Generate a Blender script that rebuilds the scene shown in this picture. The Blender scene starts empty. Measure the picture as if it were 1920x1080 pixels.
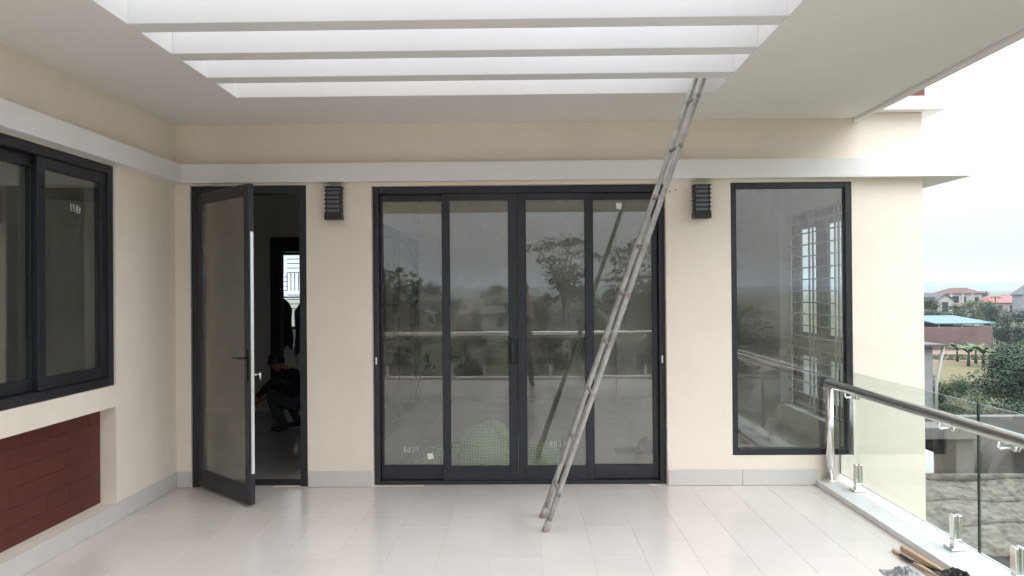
import bpy, bmesh, math, random
from mathutils import Vector, Matrix
R = math.radians
rnd = random.Random(7)
sc = bpy.context.scene
COL = sc.collection

# ------------------------------------------------------------------ camera
FPX, EYE, WALL = 1480.0, 1.6, 6.48           # focal length in photo pixels, eye height, distance of the facade
yaw, pitch, roll = R(0.80), R(0.23), R(0.43)
fw = Vector((-math.sin(yaw)*math.cos(pitch), math.cos(yaw)*math.cos(pitch), math.sin(pitch)))
rt = fw.cross(Vector((0, 0, 1))).normalized(); up = rt.cross(fw)
rt, up = (math.cos(roll)*rt - math.sin(roll)*up), (math.sin(roll)*rt + math.cos(roll)*up)
cam_d = bpy.data.cameras.new('camera'); cam = bpy.data.objects.new('camera', cam_d); COL.objects.link(cam)
cam_d.sensor_width = 36; cam_d.lens = FPX/1920*36; cam_d.clip_start = 0.02; cam_d.clip_end = 9000
M3 = Matrix((rt, up, -fw)).transposed().to_4x4(); M3.translation = Vector((0, 0, EYE)); cam.matrix_world = M3
sc.camera = cam

# ------------------------------------------------------------------ sky, sun, exposure
SUN_EL, SUN_AZ = R(42), R(140)               # high sun behind thick cloud, behind and right of the viewer
w = bpy.data.worlds.new('World'); sc.world = w; w.use_nodes = True
nt = w.node_tree; nt.nodes.clear()
out = nt.nodes.new('ShaderNodeOutputWorld'); bg = nt.nodes.new('ShaderNodeBackground')
sky = nt.nodes.new('ShaderNodeTexSky'); sky.sky_type = 'NISHITA'; sky.sun_disc = False
sky.sun_elevation = SUN_EL; sky.sun_rotation = SUN_AZ; sky.dust_density = 2.0; sky.air_density = 1.0
bw = nt.nodes.new('ShaderNodeRGBToBW'); mixc = nt.nodes.new('ShaderNodeMix'); mixc.data_type = 'RGBA'
tc = nt.nodes.new('ShaderNodeTexCoord'); sep = nt.nodes.new('ShaderNodeSeparateXYZ')
cl = nt.nodes.new('ShaderNodeMath'); cl.operation = 'MAXIMUM'; cl.inputs[1].default_value = 0.0
ma = nt.nodes.new('ShaderNodeMath'); ma.operation = 'MULTIPLY_ADD'; ma.inputs[1].default_value = 15.5; ma.inputs[2].default_value = 1.7
cld = nt.nodes.new('ShaderNodeTexNoise'); cld.inputs['Scale'].default_value = 2.2; cld.inputs['Detail'].default_value = 4
cr = nt.nodes.new('ShaderNodeMapRange'); cr.inputs[1].default_value = .3; cr.inputs[2].default_value = .7; cr.inputs[3].default_value = .8; cr.inputs[4].default_value = 1.18
mul = nt.nodes.new('ShaderNodeMath'); mul.operation = 'MULTIPLY'
tint = nt.nodes.new('ShaderNodeMix'); tint.data_type = 'RGBA'; tint.blend_type = 'MULTIPLY'; tint.inputs[0].default_value = 1
tint.inputs[7].default_value = (0.93, 0.995, 1.06, 1)
L = nt.links.new
L(tc.outputs['Generated'], sep.inputs[0]); L(sep.outputs[2], cl.inputs[0]); L(cl.outputs[0], ma.inputs[0])
L(tc.outputs['Generated'], cld.inputs['Vector']); L(cld.outputs[0], cr.inputs[0]); L(cr.outputs[0], mul.inputs[0]); L(ma.outputs[0], mul.inputs[1])
L(mul.outputs[0], tint.inputs[6])
mixc.inputs[0].default_value = 0.90          # cloud cover over the clear sky
L(sky.outputs[0], mixc.inputs[6]); L(tint.outputs[2], mixc.inputs[7]); L(mixc.outputs[2], bg.inputs[0])
bg.inputs[1].default_value = 0.15; L(bg.outputs[0], out.inputs[0])
sd = bpy.data.lights.new('sun', 'SUN'); so = bpy.data.objects.new('sun', sd); COL.objects.link(so)
sd.energy = 0.5; sd.angle = R(60); sd.color = (1, .97, .93)
so.rotation_euler = (R(90) - SUN_EL, 0, -SUN_AZ + math.pi)
so.location = (0, -20, 40)
vs = sc.view_settings; vs.view_transform = 'Standard'; vs.look = 'None'; vs.gamma = 1; vs.exposure = 1.2; vs.use_curve_mapping = False
sc.cycles.use_denoising = True
sc.cycles.max_bounces = 14; sc.cycles.diffuse_bounces = 7; sc.cycles.glossy_bounces = 6
sc.cycles.transparent_max_bounces = 32; sc.cycles.transmission_bounces = 8; sc.cycles.sample_clamp_indirect = 6
sc.cycles.caustics_reflective = False; sc.cycles.caustics_refractive = False

# ------------------------------------------------------------------ materials
MATS = {}
def mat(name, col, rough=.6, metal=0., var=.12, vscale=3., bump=0., bscale=60., spec=.5, fine=0., col2=None, stretch=None):
    m = bpy.data.materials.new(name); m.use_nodes = True; MATS[name] = m
    n = m.node_tree.nodes; l = m.node_tree.links.new; b = n['Principled BSDF']
    b.inputs['Roughness'].default_value = rough; b.inputs['Metallic'].default_value = metal
    b.inputs['Specular IOR Level'].default_value = spec
    t = n.new('ShaderNodeTexCoord'); mp = n.new('ShaderNodeMapping'); l(t.outputs['Object'], mp.inputs[0])
    if stretch: mp.inputs['Scale'].default_value = stretch
    no = n.new('ShaderNodeTexNoise'); no.inputs['Scale'].default_value = vscale; no.inputs['Detail'].default_value = 6; no.inputs['Roughness'].default_value = .6
    l(mp.outputs[0], no.inputs['Vector'])
    ra = n.new('ShaderNodeMapRange'); ra.inputs[1].default_value = .3; ra.inputs[2].default_value = .7
    l(no.outputs[0], ra.inputs[0])
    mx = n.new('ShaderNodeMix'); mx.data_type = 'RGBA'
    a = tuple(c*(1-var) for c in col); c2 = col2 if col2 else tuple(min(1, c*(1+var)) for c in col)
    mx.inputs[6].default_value = (*a, 1); mx.inputs[7].default_value = (*c2, 1); l(ra.outputs[0], mx.inputs[0])
    l(mx.outputs[2], b.inputs['Base Color'])
    rr = n.new('ShaderNodeMapRange'); rr.inputs[3].default_value = max(0, rough-.08); rr.inputs[4].default_value = min(1, rough+.08)
    l(no.outputs[0], rr.inputs[0]); l(rr.outputs[0], b.inputs['Roughness'])
    if bump:
        n2 = n.new('ShaderNodeTexNoise'); n2.inputs['Scale'].default_value = bscale; n2.inputs['Detail'].default_value = 4
        l(mp.outputs[0], n2.inputs['Vector']); bu = n.new('ShaderNodeBump'); bu.inputs['Strength'].default_value = bump; bu.inputs['Distance'].default_value = .01
        l(n2.outputs[0], bu.inputs['Height']); l(bu.outputs[0], b.inputs['Normal'])
    return m

def glass(name, tintc, f0, dirt_brighten=.015, dscale=3.):
    m = bpy.data.materials.new(name); m.use_nodes = True; MATS[name] = m
    n = m.node_tree.nodes; l = m.node_tree.links.new; n.clear()
    o = n.new('ShaderNodeOutputMaterial'); tr = n.new('ShaderNodeBsdfTransparent'); gl = n.new('ShaderNodeBsdfGlossy'); di = n.new('ShaderNodeBsdfDiffuse')
    tr.inputs[0].default_value = (*tintc, 1); gl.inputs['Roughness'].default_value = 0.0; gl.inputs[0].default_value = (1, .975, .945, 1)
    di.inputs[0].default_value = (.62, .585, .53, 1)  # diffuse layer: some dirt plus a painted pale veil that brightens the panes
    lw = n.new('ShaderNodeLayerWeight'); lw.inputs[0].default_value = .5
    pw = n.new('ShaderNodeMath'); pw.operation = 'POWER'; pw.inputs[1].default_value = 5; l(lw.outputs['Facing'], pw.inputs[0])
    md = n.new('ShaderNodeMath'); md.operation = 'MULTIPLY_ADD'; md.inputs[1].default_value = 1-f0; md.inputs[2].default_value = f0; l(pw.outputs[0], md.inputs[0])
    mx = n.new('ShaderNodeMixShader'); l(md.outputs[0], mx.inputs[0]); l(tr.outputs[0], mx.inputs[1]); l(gl.outputs[0], mx.inputs[2])
    t = n.new('ShaderNodeTexCoord'); no = n.new('ShaderNodeTexNoise'); no.inputs['Scale'].default_value = dscale; no.inputs['Detail'].default_value = 8; no.inputs['Roughness'].default_value = .7
    l(t.outputs['Object'], no.inputs['Vector'])
    ra = n.new('ShaderNodeMapRange'); ra.inputs[1].default_value = .45; ra.inputs[2].default_value = .75; ra.inputs[3].default_value = dirt_brighten*.3; ra.inputs[4].default_value = dirt_brighten*2.2
    l(no.outputs[0], ra.inputs[0])
    # very slight waviness of float glass
    n3 = n.new('ShaderNodeTexNoise'); n3.inputs['Scale'].default_value = 1.6; n3.inputs['Detail'].default_value = 1; l(t.outputs['Object'], n3.inputs['Vector'])
    bu = n.new('ShaderNodeBump'); bu.inputs['Strength'].default_value = .012; bu.inputs['Distance'].default_value = .02
    l(n3.outputs[0], bu.inputs['Height']); l(bu.outputs[0], gl.inputs['Normal'])
    m2 = n.new('ShaderNodeMixShader'); l(ra.outputs[0], m2.inputs[0]); l(mx.outputs[0], m2.inputs[1]); l(di.outputs[0], m2.inputs[2])
    l(m2.outputs[0], o.inputs[0])
    return m

mat('cream', (.83, .748, .645), .75, var=.05, vscale=1.6, bump=.08, bscale=110)
mat('white', (.78, .76, .755), .6, var=.025, vscale=1.0, bump=.03, bscale=90)
mat('soffit', (.74, .72, .705), .75, var=.035, vscale=.9, bump=.04, bscale=80)
mat('beam_white', (.72, .715, .725), .65, var=.025, vscale=1.0)
mat('frame', (.014, .016, .022), .38, var=.15, vscale=5)
mat('frame_deep', (.012, .013, .016), .5, var=.15, vscale=5)
mat('grout', (.60, .545, .505), .6)
mat('skirt', (.62, .585, .555), .3, var=.04, vscale=2)
mat('kerb', (.72, .71, .71), .4, var=.07, vscale=14)
mat('brick', (.098, .020, .014), .62, var=.10, vscale=6, bump=.05, bscale=40)
mat('mortar', (.085, .019, .014), .8)
mat('steel', (.86, .84, .82), .22, 1.0, var=.02, vscale=2)
mat('alu', (.75, .75, .75), .3, 1.0, var=.05)
mat('galv', (.40, .39, .375), .5, .5, var=.3, vscale=9, bump=.1, bscale=60)
mat('galv_dirty', (.30, .25, .21), .8, .1, var=.45, vscale=16, bump=.25, bscale=70, col2=(.46, .43, .39))
mat('black', (.010, .010, .011), .28, var=.2)
mat('lampblack', (.016, .016, .018), .42, var=.2)
mat('lampglass', (.20, .22, .23), .2)
mat('paper', (.8, .8, .78), .7)
mat('cabinet', (.05, .048, .046), .5)
mat('chalk', (.75, .75, .74), .9)
mat('room', (.74, .73, .68), .8, var=.03)
mat('room_cool', (.52, .57, .58), .8, var=.03)
mat('room_white', (.80, .80, .80), .6, var=.03)
mat('roomtile', (.52, .50, .47), .14, var=.05, vscale=2)
mat('wood', (.48, .33, .21), .65, var=.2, vscale=6, stretch=(1, 12, 12))
mat('rubber', (.03, .028, .03), .45, var=.3)
mat('foil', (.34, .34, .36), .35, .2, var=.5, vscale=22)
mat('brownwall', (.13, .045, .035), .7, var=.1)
mat('cloth_dark', (.012, .012, .015), .85)
mat('cloth_mid', (.05, .055, .075), .85)
mat('skin', (.42, .25, .17), .55)
mat('hair', (.01, .009, .008), .5)
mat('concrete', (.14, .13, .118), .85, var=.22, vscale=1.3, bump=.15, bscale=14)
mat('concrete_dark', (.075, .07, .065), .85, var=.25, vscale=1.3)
mat('asbestos', (.045, .036, .028), .95, var=.6, vscale=6.5, bump=1.0, bscale=30, col2=(.19, .162, .13), stretch=(1, 1.5, 1))
mat('sand', (.36, .27, .18), .95, var=.2, vscale=4, bump=.3, bscale=25)
mat('plaster_far', (.40, .385, .365), .8, var=.12, vscale=.6)
mat('plaster_grey', (.25, .25, .26), .8, var=.15, vscale=.6)
mat('plaster_pink', (.34, .28, .25), .8, var=.12, vscale=.6)
mat('roof_red', (.10, .042, .035), .8, var=.35, vscale=1.5)
mat('roof_tin', (.25, .05, .045), .5, var=.2, vscale=.8)
mat('roof_grey', (.085, .08, .08), .8, var=.3, vscale=1.5)
mat('roof_blue', (.055, .13, .17), .45, var=.12, vscale=.6)
mat('clay_wall', (.15, .095, .085), .9, var=.25, vscale=.5)
mat('pane_dark', (.03, .035, .04), .12)
mat('ac_white', (.75, .76, .76), .4)
mat('red', (.5, .05, .05), .5)
mat('bark', (.10, .075, .055), .9, var=.3, vscale=4, stretch=(4, 4, 1))
mat('bark_pale', (.22, .19, .16), .9, var=.3, vscale=4)
def leafmat(name, c, v=.5):
    m = mat(name, c, .55, var=v, vscale=1.1, spec=.3)
    b = m.node_tree.nodes['Principled BSDF']
    return m
leafmat('leaf_dark', (.022, .044, .017)); leafmat('leaf_mid', (.040, .068, .022)); leafmat('leaf_lime', (.085, .12, .035)); leafmat('leaf_blue', (.027, .050, .032))
leafmat('leaf_banana', (.085, .135, .05), .35); leafmat('grass', (.05, .062, .022))
mat('ground', (.065, .075, .03), .95, var=.45, vscale=.12, col2=(.11, .105, .05))
mat('straw', (.15, .108, .048), .95, var=.2, vscale=.35, col2=(.105, .095, .036))
mat('soil', (.17, .12, .08), .95, var=.3, vscale=.5)
mat('hill', (.055, .075, .07), 1., var=.3, vscale=.01)
glass('glass_door', (.93, .925, .90), .078, .075)
glass('glass_left', (.88, .92, .92), .10, .02)
glass('glass_rail', (.93, .97, .955), .035, .006)
glass('glass_window', (.95, .955, .945), .07, .055)
mat('glass_edge', (.012, .035, .028), .1)
def tile_mat(name, col):
    m = mat(name, col, .2, var=.05, vscale=1.3, bump=.012, bscale=7)
    n = m.node_tree.nodes; l = m.node_tree.links.new; b = n['Principled BSDF']
    g = n.new('ShaderNodeNewGeometry'); mp = next(x for x in n if x.type == 'MAPPING'); l(g.outputs['Position'], mp.inputs[0])
    oi = n.new('ShaderNodeObjectInfo'); r1 = n.new('ShaderNodeMapRange'); r1.inputs[3].default_value = .978; r1.inputs[4].default_value = 1.018; l(oi.outputs['Random'], r1.inputs[0])
    src = b.inputs['Base Color'].links[0].from_socket
    m1 = n.new('ShaderNodeMix'); m1.data_type = 'RGBA'; m1.blend_type = 'MULTIPLY'; m1.inputs[0].default_value = 1; l(src, m1.inputs[6]); l(r1.outputs[0], m1.inputs[7])
    # scuffs and dust specks
    q = n.new('ShaderNodeTexNoise'); q.inputs['Scale'].default_value = 5.5; q.inputs['Detail'].default_value = 9; q.inputs['Roughness'].default_value = .72; l(mp.outputs[0], q.inputs['Vector'])
    r2 = n.new('ShaderNodeMapRange'); r2.inputs[1].default_value = .68; r2.inputs[2].default_value = .80; r2.inputs[4].default_value = .22; l(q.outputs[0], r2.inputs[0])
    m2 = n.new('ShaderNodeMix'); m2.data_type = 'RGBA'; l(r2.outputs[0], m2.inputs[0]); l(m1.outputs[2], m2.inputs[6]); m2.inputs[7].default_value = (.20, .17, .15, 1)
    l(m2.outputs[2], b.inputs['Base Color'])
    q2 = n.new('ShaderNodeTexNoise'); q2.inputs['Scale'].default_value = .8; q2.inputs['Detail'].default_value = 2; l(mp.outputs[0], q2.inputs['Vector'])
    r3 = n.new('ShaderNodeMapRange'); r3.inputs[1].default_value = .35; r3.inputs[2].default_value = .65; r3.inputs[3].default_value = .17; r3.inputs[4].default_value = .27; l(q2.outputs[0], r3.inputs[0]); l(r3.outputs[0], b.inputs['Roughness'])
tile_mat('tile', (.70, .635, .59))
# woven green netting
def net_mat():
    m = mat('net', (.10, .26, .10), .7, var=.25, vscale=3)
    n = m.node_tree.nodes; l = m.node_tree.links.new; b = n['Principled BSDF']
    t = n.new('ShaderNodeTexCoord'); outm = n['Material Output']
    wv = []
    for ax in ('X', 'Z'):
        q = n.new('ShaderNodeTexWave'); q.bands_direction = ax; q.inputs['Scale'].default_value = 13; q.inputs['Distortion'].default_value = 2.5
        q.inputs['Detail'].default_value = 1; l(t.outputs['Object'], q.inputs['Vector']); wv.append(q)
    mx = n.new('ShaderNodeMath'); mx.operation = 'MULTIPLY_ADD'; mx.inputs[1].default_value = .5; mx.inputs[2].default_value = 0; mx2 = n.new('ShaderNodeMath'); mx2.operation = 'ADD'; l(wv[0].outputs['Fac'], mx2.inputs[0]); l(wv[1].outputs['Fac'], mx2.inputs[1]); l(mx2.outputs[0], mx.inputs[0])
    src = b.inputs['Base Color'].links[0].from_socket
    c = n.new('ShaderNodeMix'); c.data_type = 'RGBA'; l(mx.outputs[0], c.inputs[0]); l(src, c.inputs[6]); c.inputs[7].default_value = (.36, .52, .31, 1)
    l(c.outputs[2], b.inputs['Base Color'])
    bu = n.new('ShaderNodeBump'); bu.inputs['Strength'].default_value = .4; bu.inputs['Distance'].default_value = .01; l(mx.outputs[0], bu.inputs['Height']); l(bu.outputs[0], b.inputs['Normal'])
net_mat()

# ------------------------------------------------------------------ helpers
class MB:
    """collects shapes (world or local coordinates) for ONE mesh object"""
    def __init__(s): s.v = []; s.f = []; s.m = []; s.smooth = []
    def add(s, vs, fs, mi=0, smooth=False):
        o = len(s.v); s.v += [tuple(p) for p in vs]
        for f in fs: s.f.append(tuple(i+o for i in f)); s.m.append(mi); s.smooth.append(smooth)
        return s
    def box(s, x0, x1, y0, y1, z0, z1, mi=0):
        v = [(x0,y0,z0),(x1,y0,z0),(x1,y1,z0),(x0,y1,z0),(x0,y0,z1),(x1,y0,z1),(x1,y1,z1),(x0,y1,z1)]
        return s.add(v, [(0,3,2,1),(4,5,6,7),(0,1,5,4),(1,2,6,5),(2,3,7,6),(3,0,4,7)], mi)
    def obox(s, c, ax, ay, az, mi=0):
        """oriented box: centre and three half-axis vectors"""
        c, ax, ay, az = map(Vector, (c, ax, ay, az)); v = []
        for k in (-1, 1):
            for (i, j) in ((-1,-1),(1,-1),(1,1),(-1,1)): v.append(c + ax*i + ay*j + az*k)
        return s.add(v, [(0,3,2,1),(4,5,6,7),(0,1,5,4),(1,2,6,5),(2,3,7,6),(3,0,4,7)], mi)
    def tube(s, pts, rad, n=10, mi=0, cap=True, squash=None):
        pts = [Vector(p) for p in pts]; rads = rad if isinstance(rad, (list, tuple)) else [rad]*len(pts); vs = []; fs = []
        prev = None
        for i, p in enumerate(pts):
            d = (pts[min(i+1, len(pts)-1)] - pts[max(i-1, 0)]).normalized()
            a = prev - d*prev.dot(d) if prev is not None else (Vector((0,0,1)).cross(d) if abs(d.z) < .95 else Vector((0,1,0)).cross(d))
            a.normalize(); prev = a; b = d.cross(a)
            for k in range(n):
                t = 2*math.pi*k/n; vs.append(p + (a*math.cos(t) + b*math.sin(t)*(squash or 1))*rads[i])
        for i in range(len(pts)-1):
            for k in range(n): fs.append((i*n+k, i*n+(k+1)%n, (i+1)*n+(k+1)%n, (i+1)*n+k))
        s.add(vs, fs, mi, True)
        if cap:
            o = len(vs); base = len(s.v)-o
            s.f.append(tuple(base+k for k in reversed(range(n)))); s.m.append(mi); s.smooth.append(False)
            s.f.append(tuple(base+o-n+k for k in range(n))); s.m.append(mi); s.smooth.append(False)
        return s
    def grid(s, fn, nu, nv, mi=0, smooth=True):
        vs = [fn(i/nu, j/nv) for i in range(nu+1) for j in range(nv+1)]
        fs = [(i*(nv+1)+j, (i+1)*(nv+1)+j, (i+1)*(nv+1)+j+1, i*(nv+1)+j+1) for i in range(nu) for j in range(nv)]
        return s.add(vs, fs, mi, smooth)
    def mesh(s, name, org=(0,0,0), bevel=0., weld=False):
        me = bpy.data.meshes.new(name); o = Vector(org)
        me.from_pydata([tuple(Vector(p)-o) for p in s.v], [], s.f)
        me.polygons.foreach_set('material_index', s.m); me.polygons.foreach_set('use_smooth', s.smooth)
        if bevel or weld:
            bm = bmesh.new(); bm.from_mesh(me)
            if weld: bmesh.ops.remove_doubles(bm, verts=bm.verts, dist=1e-4)
            if bevel:
                ed = [e for e in bm.edges if len(e.link_faces) == 2 and e.calc_face_angle(0) > .5]
                bmesh.ops.bevel(bm, geom=ed, offset=bevel, segments=1, affect='EDGES', clamp_overlap=True)
            bm.to_mesh(me); bm.free()
        me.update(); return me
    def build(s, name, mats, parent=None, org=None, bevel=0., weld=False):
        """org: world point that becomes the object's origin (a child keeps its thing's origin)"""
        o = org if org is not None else (tuple(parent['_org']) if parent is not None and '_org' in parent else (0,0,0))
        me = s.mesh(name, o, bevel, weld)
        for k in (mats if isinstance(mats, (list, tuple)) else [mats]): me.materials.append(MATS[k])
        ob = bpy.data.objects.new(name, me); COL.objects.link(ob)
        if parent is not None: ob.parent = parent; ob['_org'] = o
        else: ob.location = o; ob['_org'] = o
        return ob
def tag(o, label=None, cat=None, group=None, kind=None):
    if label: o['label'] = label
    if cat: o['category'] = cat
    if group: o['group'] = group
    if kind: o['kind'] = kind
    return o
def empty(name, loc, label=None, cat=None, group=None, kind=None):
    o = bpy.data.objects.new(name, None); COL.objects.link(o); o.location = loc; o['_org'] = tuple(loc); o.empty_display_size = .1
    return tag(o, label, cat, group, kind)
def local(name, label=None, cat=None, group=None):
    o = empty(name, (0,0,0), label, cat, group); return o
def copy_tree(o, parent=None):
    c = o.copy(); COL.objects.link(c); c.parent = parent
    for ch in list(o.children): copy_tree(ch, c)
    return c
def place(o, loc, rz=0, scale=1, label=None, group=None):
    o.location = loc; o.rotation_euler = (0, 0, rz); o.scale = (scale,)*3 if not isinstance(scale, tuple) else scale
    return tag(o, label, None, group)
def wall_solid(us, zs, holes, t0, t1, along='x'):
    """closed wall with rectangular openings; us along the wall, t0..t1 its thickness"""
    mb = MB(); nu, nz = len(us)-1, len(zs)-1
    solid = lambda i, j: 0 <= i < nu and 0 <= j < nz and not any(h[0] < (us[i]+us[i+1])/2 < h[1] and h[2] < (zs[j]+zs[j+1])/2 < h[3] for h in holes)
    P = (lambda u, t, z: (u, t, z)) if along == 'x' else (lambda u, t, z: (t, u, z))
    def q(a, b, c, d): mb.add([a, b, c, d], [(0,1,2,3) if along == 'x' else (3,2,1,0)])
    for i in range(nu):
        for j in range(nz):
            if not solid(i, j): continue
            u0, u1, z0, z1 = us[i], us[i+1], zs[j], zs[j+1]
            q(P(u0,t0,z0), P(u1,t0,z0), P(u1,t0,z1), P(u0,t0,z1)); q(P(u1,t1,z0), P(u0,t1,z0), P(u0,t1,z1), P(u1,t1,z1))
            if not solid(i-1, j): q(P(u0,t1,z0), P(u0,t0,z0), P(u0,t0,z1), P(u0,t1,z1))
            if not solid(i+1, j): q(P(u1,t0,z0), P(u1,t1,z0), P(u1,t1,z1), P(u1,t0,z1))
            if not solid(i, j-1): q(P(u0,t1,z0), P(u1,t1,z0), P(u1,t0,z0), P(u0,t0,z0))
            if not solid(i, j+1): q(P(u0,t0,z1), P(u1,t0,z1), P(u1,t1,z1), P(u0,t1,z1))
    return mb
def rectframe(mb, u0, u1, z0, z1, w, t0, t1, along='x', wb=None, wt=None):
    """rectangular ring; w side width, wb bottom, wt top"""
    wb = wb or w; wt = wt or w
    B = (lambda a, b, c, d: mb.box(a, b, t0, t1, c, d)) if along == 'x' else (lambda a, b, c, d: mb.box(t0, t1, a, b, c, d))
    B(u0, u0+w, z0, z1); B(u1-w, u1, z0, z1); B(u0+w, u1-w, z0, z0+wb); B(u0+w, u1-w, z1-wt, z1)
    return mb

# ================================================================== THE HOUSE
Y0, Y1 = WALL, WALL+.20
LX = -2.87
# ---- facade wall
SD = (-1.245, 1.172, 0.0, 2.475); DR = (-2.745, -1.783, 0.0, 2.49); FW = (1.703, 2.688, .243, 2.475)
us = sorted({-6.5, 3.265, *SD[:2], *DR[:2], *FW[:2]}); zs = sorted({-4.5, -.06, 0, .243, 2.475, 2.49, 3.03})
facade = tag(wall_solid(us, zs, [SD, DR, FW], Y0, Y1).build('house_wall', 'cream', org=(0, Y0, 0), weld=True),
    'cream rendered house wall with a white ledge, holding the glass doors and tall fixed window', 'wall')
cor = MB().box(-2.77, 3.62, 6.38, 6.48, 2.50, 2.65).box(3.265, 3.62, 6.48, 14.1, 2.50, 2.65).build('cornice', 'white', facade)
def skirting(parent, segs):
    for (a, b, axis, t0, t1) in segs:
        n = max(1, round(abs(b-a)/.6)); step = (b-a)/n
        for k in range(n):
            u0, u1 = a+step*k+.001, a+step*(k+1)-.001
            mb = MB().box(u0, u1, t0, t1, .002, .132) if axis == 'x' else MB().box(t0, t1, u0, u1, .002, .132)
            mb.build('skirting_tile', 'skirt', parent, bevel=.002)
skirting(facade, [(-2.862, -2.75, 'x', 6.468, 6.479), (-1.778, -1.25, 'x', 6.468, 6.479), (1.177, 2.38, 'x', 6.468, 6.479)])
for (hx_, hz_) in ((1.205, 2.405), (1.255, 2.42)):
    MB().tube([(hx_, 6.4785, hz_), (hx_, 6.482, hz_)], .006, 8).build('drill_hole', 'concrete_dark', facade)
# ---- left wing wall, with window opening above a recessed brick panel
us = sorted({-1.6, 3.58, 3.90, 5.52, 6.48}); zs = sorted({-4.5, 0, .132, .81, .96, 2.50, 3.03})
lw_ = tag(wall_solid(us, zs, [(3.90, 5.52, .96, 2.50), (3.58, 5.52, .132, .81)], LX-.22, LX, 'y').build('house_wall', 'cream', org=(LX, 3, 0), weld=True),
    'cream side wall with the wide dark window over a recessed dark red brick panel', 'wall')
MB().box(LX, -2.77, -1.6, 6.479, 2.503, 2.647).build('cornice', 'white', lw_)
skirting(lw_, [(-1.6, 6.467, 'y', LX+.001, LX+.012)])
MB().box(LX-.16, LX-.126, 3.575, 5.525, .12, .82).build('mortar_bed', 'mortar', lw_)
rows = 6; hh = (.81-.132)/rows
for r in range(rows):
    y = 3.58 - (.12 if r % 2 else 0)
    while y < 5.52:
        a, b = max(y+.0009, 3.582), min(y+.24-.0009, 5.518)
        if b-a > .005:
            d = rnd.uniform(-.0006, .0006)
            MB().box(LX-.127, LX-.113+d, a, b, .133+r*hh+.0006, .133+(r+1)*hh-.0012).build('brick', 'brick', lw_, bevel=.0008)
        y += .24
# ---- storey below the terrace and the upper storey
tag(MB().box(-6.5, 2.60, -1.55, 6.478, -4.5, -.062).build('lower_storey', 'cream', org=(0, 2, -4.5)), 'plain cream ground storey wall carrying the terrace', 'wall')
ups = empty('upper_storey', (3.3, 6.5, 3.03), 'dark red brown upper storey wall above a white ledge at the roof corner', 'wall')
MB().box(2.762, 3.404, 6.36, 14.1, 3.034, 3.14).build('ledge', 'white', ups)
MB().box(-6.6, 3.30, 6.495, 14.1, 3.30, 6.4).build('wall', 'brownwall', ups)
MB().box(2.77, 3.295, 6.49, 14.1, 3.142, 3.299).build('wall_base', 'brownwall', ups)
MB().box(-6.6, LX-.01, -1.6, 6.49, 3.30, 6.4).build('side_wall', 'cream', ups)
# ---- canopy with sky slots
CZ, CT = 2.99, 3.52
can = empty('canopy_roof', (0, 6.48, CZ), 'pale plastered canopy over the terrace with long open sky slots', 'canopy')
slots = [(5.20-.5145*k, 5.575-.5145*k) for k in range(8)]
ymin, ymax = slots[-1][0], slots[0][1]
cb = MB(); sx0, sx1 = -2.025, 1.36
xs_, ys_ = [LX, sx0, sx1, 2.75], [-.8, ymin, ymax, 6.479]
def slab(xs_, ys_, hole, z0, z1):
    mb = MB(); nx, ny = len(xs_)-1, len(ys_)-1
    ok = lambda i, j: 0 <= i < nx and 0 <= j < ny and (i, j) not in hole
    for i in range(nx):
        for j in range(ny):
            if not ok(i, j): continue
            a, b, c, d = xs_[i], xs_[i+1], ys_[j], ys_[j+1]
            mb.add([(a,c,z0),(a,d,z0),(b,d,z0),(b,c,z0)], [(0,1,2,3)]); mb.add([(a,c,z1),(b,c,z1),(b,d,z1),(a,d,z1)], [(0,1,2,3)])
            if not ok(i-1, j): mb.add([(a,c,z0),(a,c,z1),(a,d,z1),(a,d,z0)], [(0,1,2,3)])
            if not ok(i+1, j): mb.add([(b,c,z0),(b,d,z0),(b,d,z1),(b,c,z1)], [(0,1,2,3)])
            if not ok(i, j-1): mb.add([(a,c,z0),(b,c,z0),(b,c,z1),(a,c,z1)], [(0,1,2,3)])
            if not ok(i, j+1): mb.add([(a,d,z0),(a,d,z1),(b,d,z1),(b,d,z0)], [(0,1,2,3)])
    return mb
slab(xs_, ys_, {(1, 1)}, CZ, CT).build('slab', 'soffit', can, weld=True)
for k in range(7):
    MB().box(sx0, sx1, slots[k+1][1], slots[k][0], CZ+.001, CT-.001).build('beam', 'beam_white', can, bevel=.003)
MB().box(2.70, 2.752, -.802, 6.478, CZ-.028, CZ-.0005).build('drip_edge', 'soffit', can, bevel=.004)

# ---- terrace floor: tiles 300 x 600 in half bond
fl = tag(MB().box(LX, 2.60, -1.15, 6.66, -.06, -.0022).build('terrace_floor', 'grout', org=(0, 3, 0)), kind='structure')
TM = {}
x = LX; ci = 0; xs = [LX, -2.69] + [-2.69+.31*k for k in range(1, 17)]
xs = [v for v in xs if v < 2.38] + [2.38]
for ci in range(len(xs)-1):
    a, b = xs[ci]+.0008, xs[ci+1]-.0008
    y = -1.15 - (.31 if ci % 2 else 0)
    while y < 6.66:
        c, d = max(y+.0008, -1.15), min(y+.62-.0008, 6.66)
        key = (round(b-a, 4), round(d-c, 4))
        if key not in TM:
            TM[key] = MB().box(0, key[0], 0, key[1], -.009, 0).mesh('tile', bevel=.0008); TM[key].materials.append(MATS['tile'])
        t = bpy.data.objects.new('tile', TM[key]); COL.objects.link(t); t.parent = fl; t.location = (a, c-3, rnd.uniform(-.0004, .0004)); 
        y += .62
# thresholds in the two door openings
tag(MB().box(-1.243, 1.170, 6.662, 6.679, -.05, .004).build('threshold', 'skirt', fl))
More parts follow.
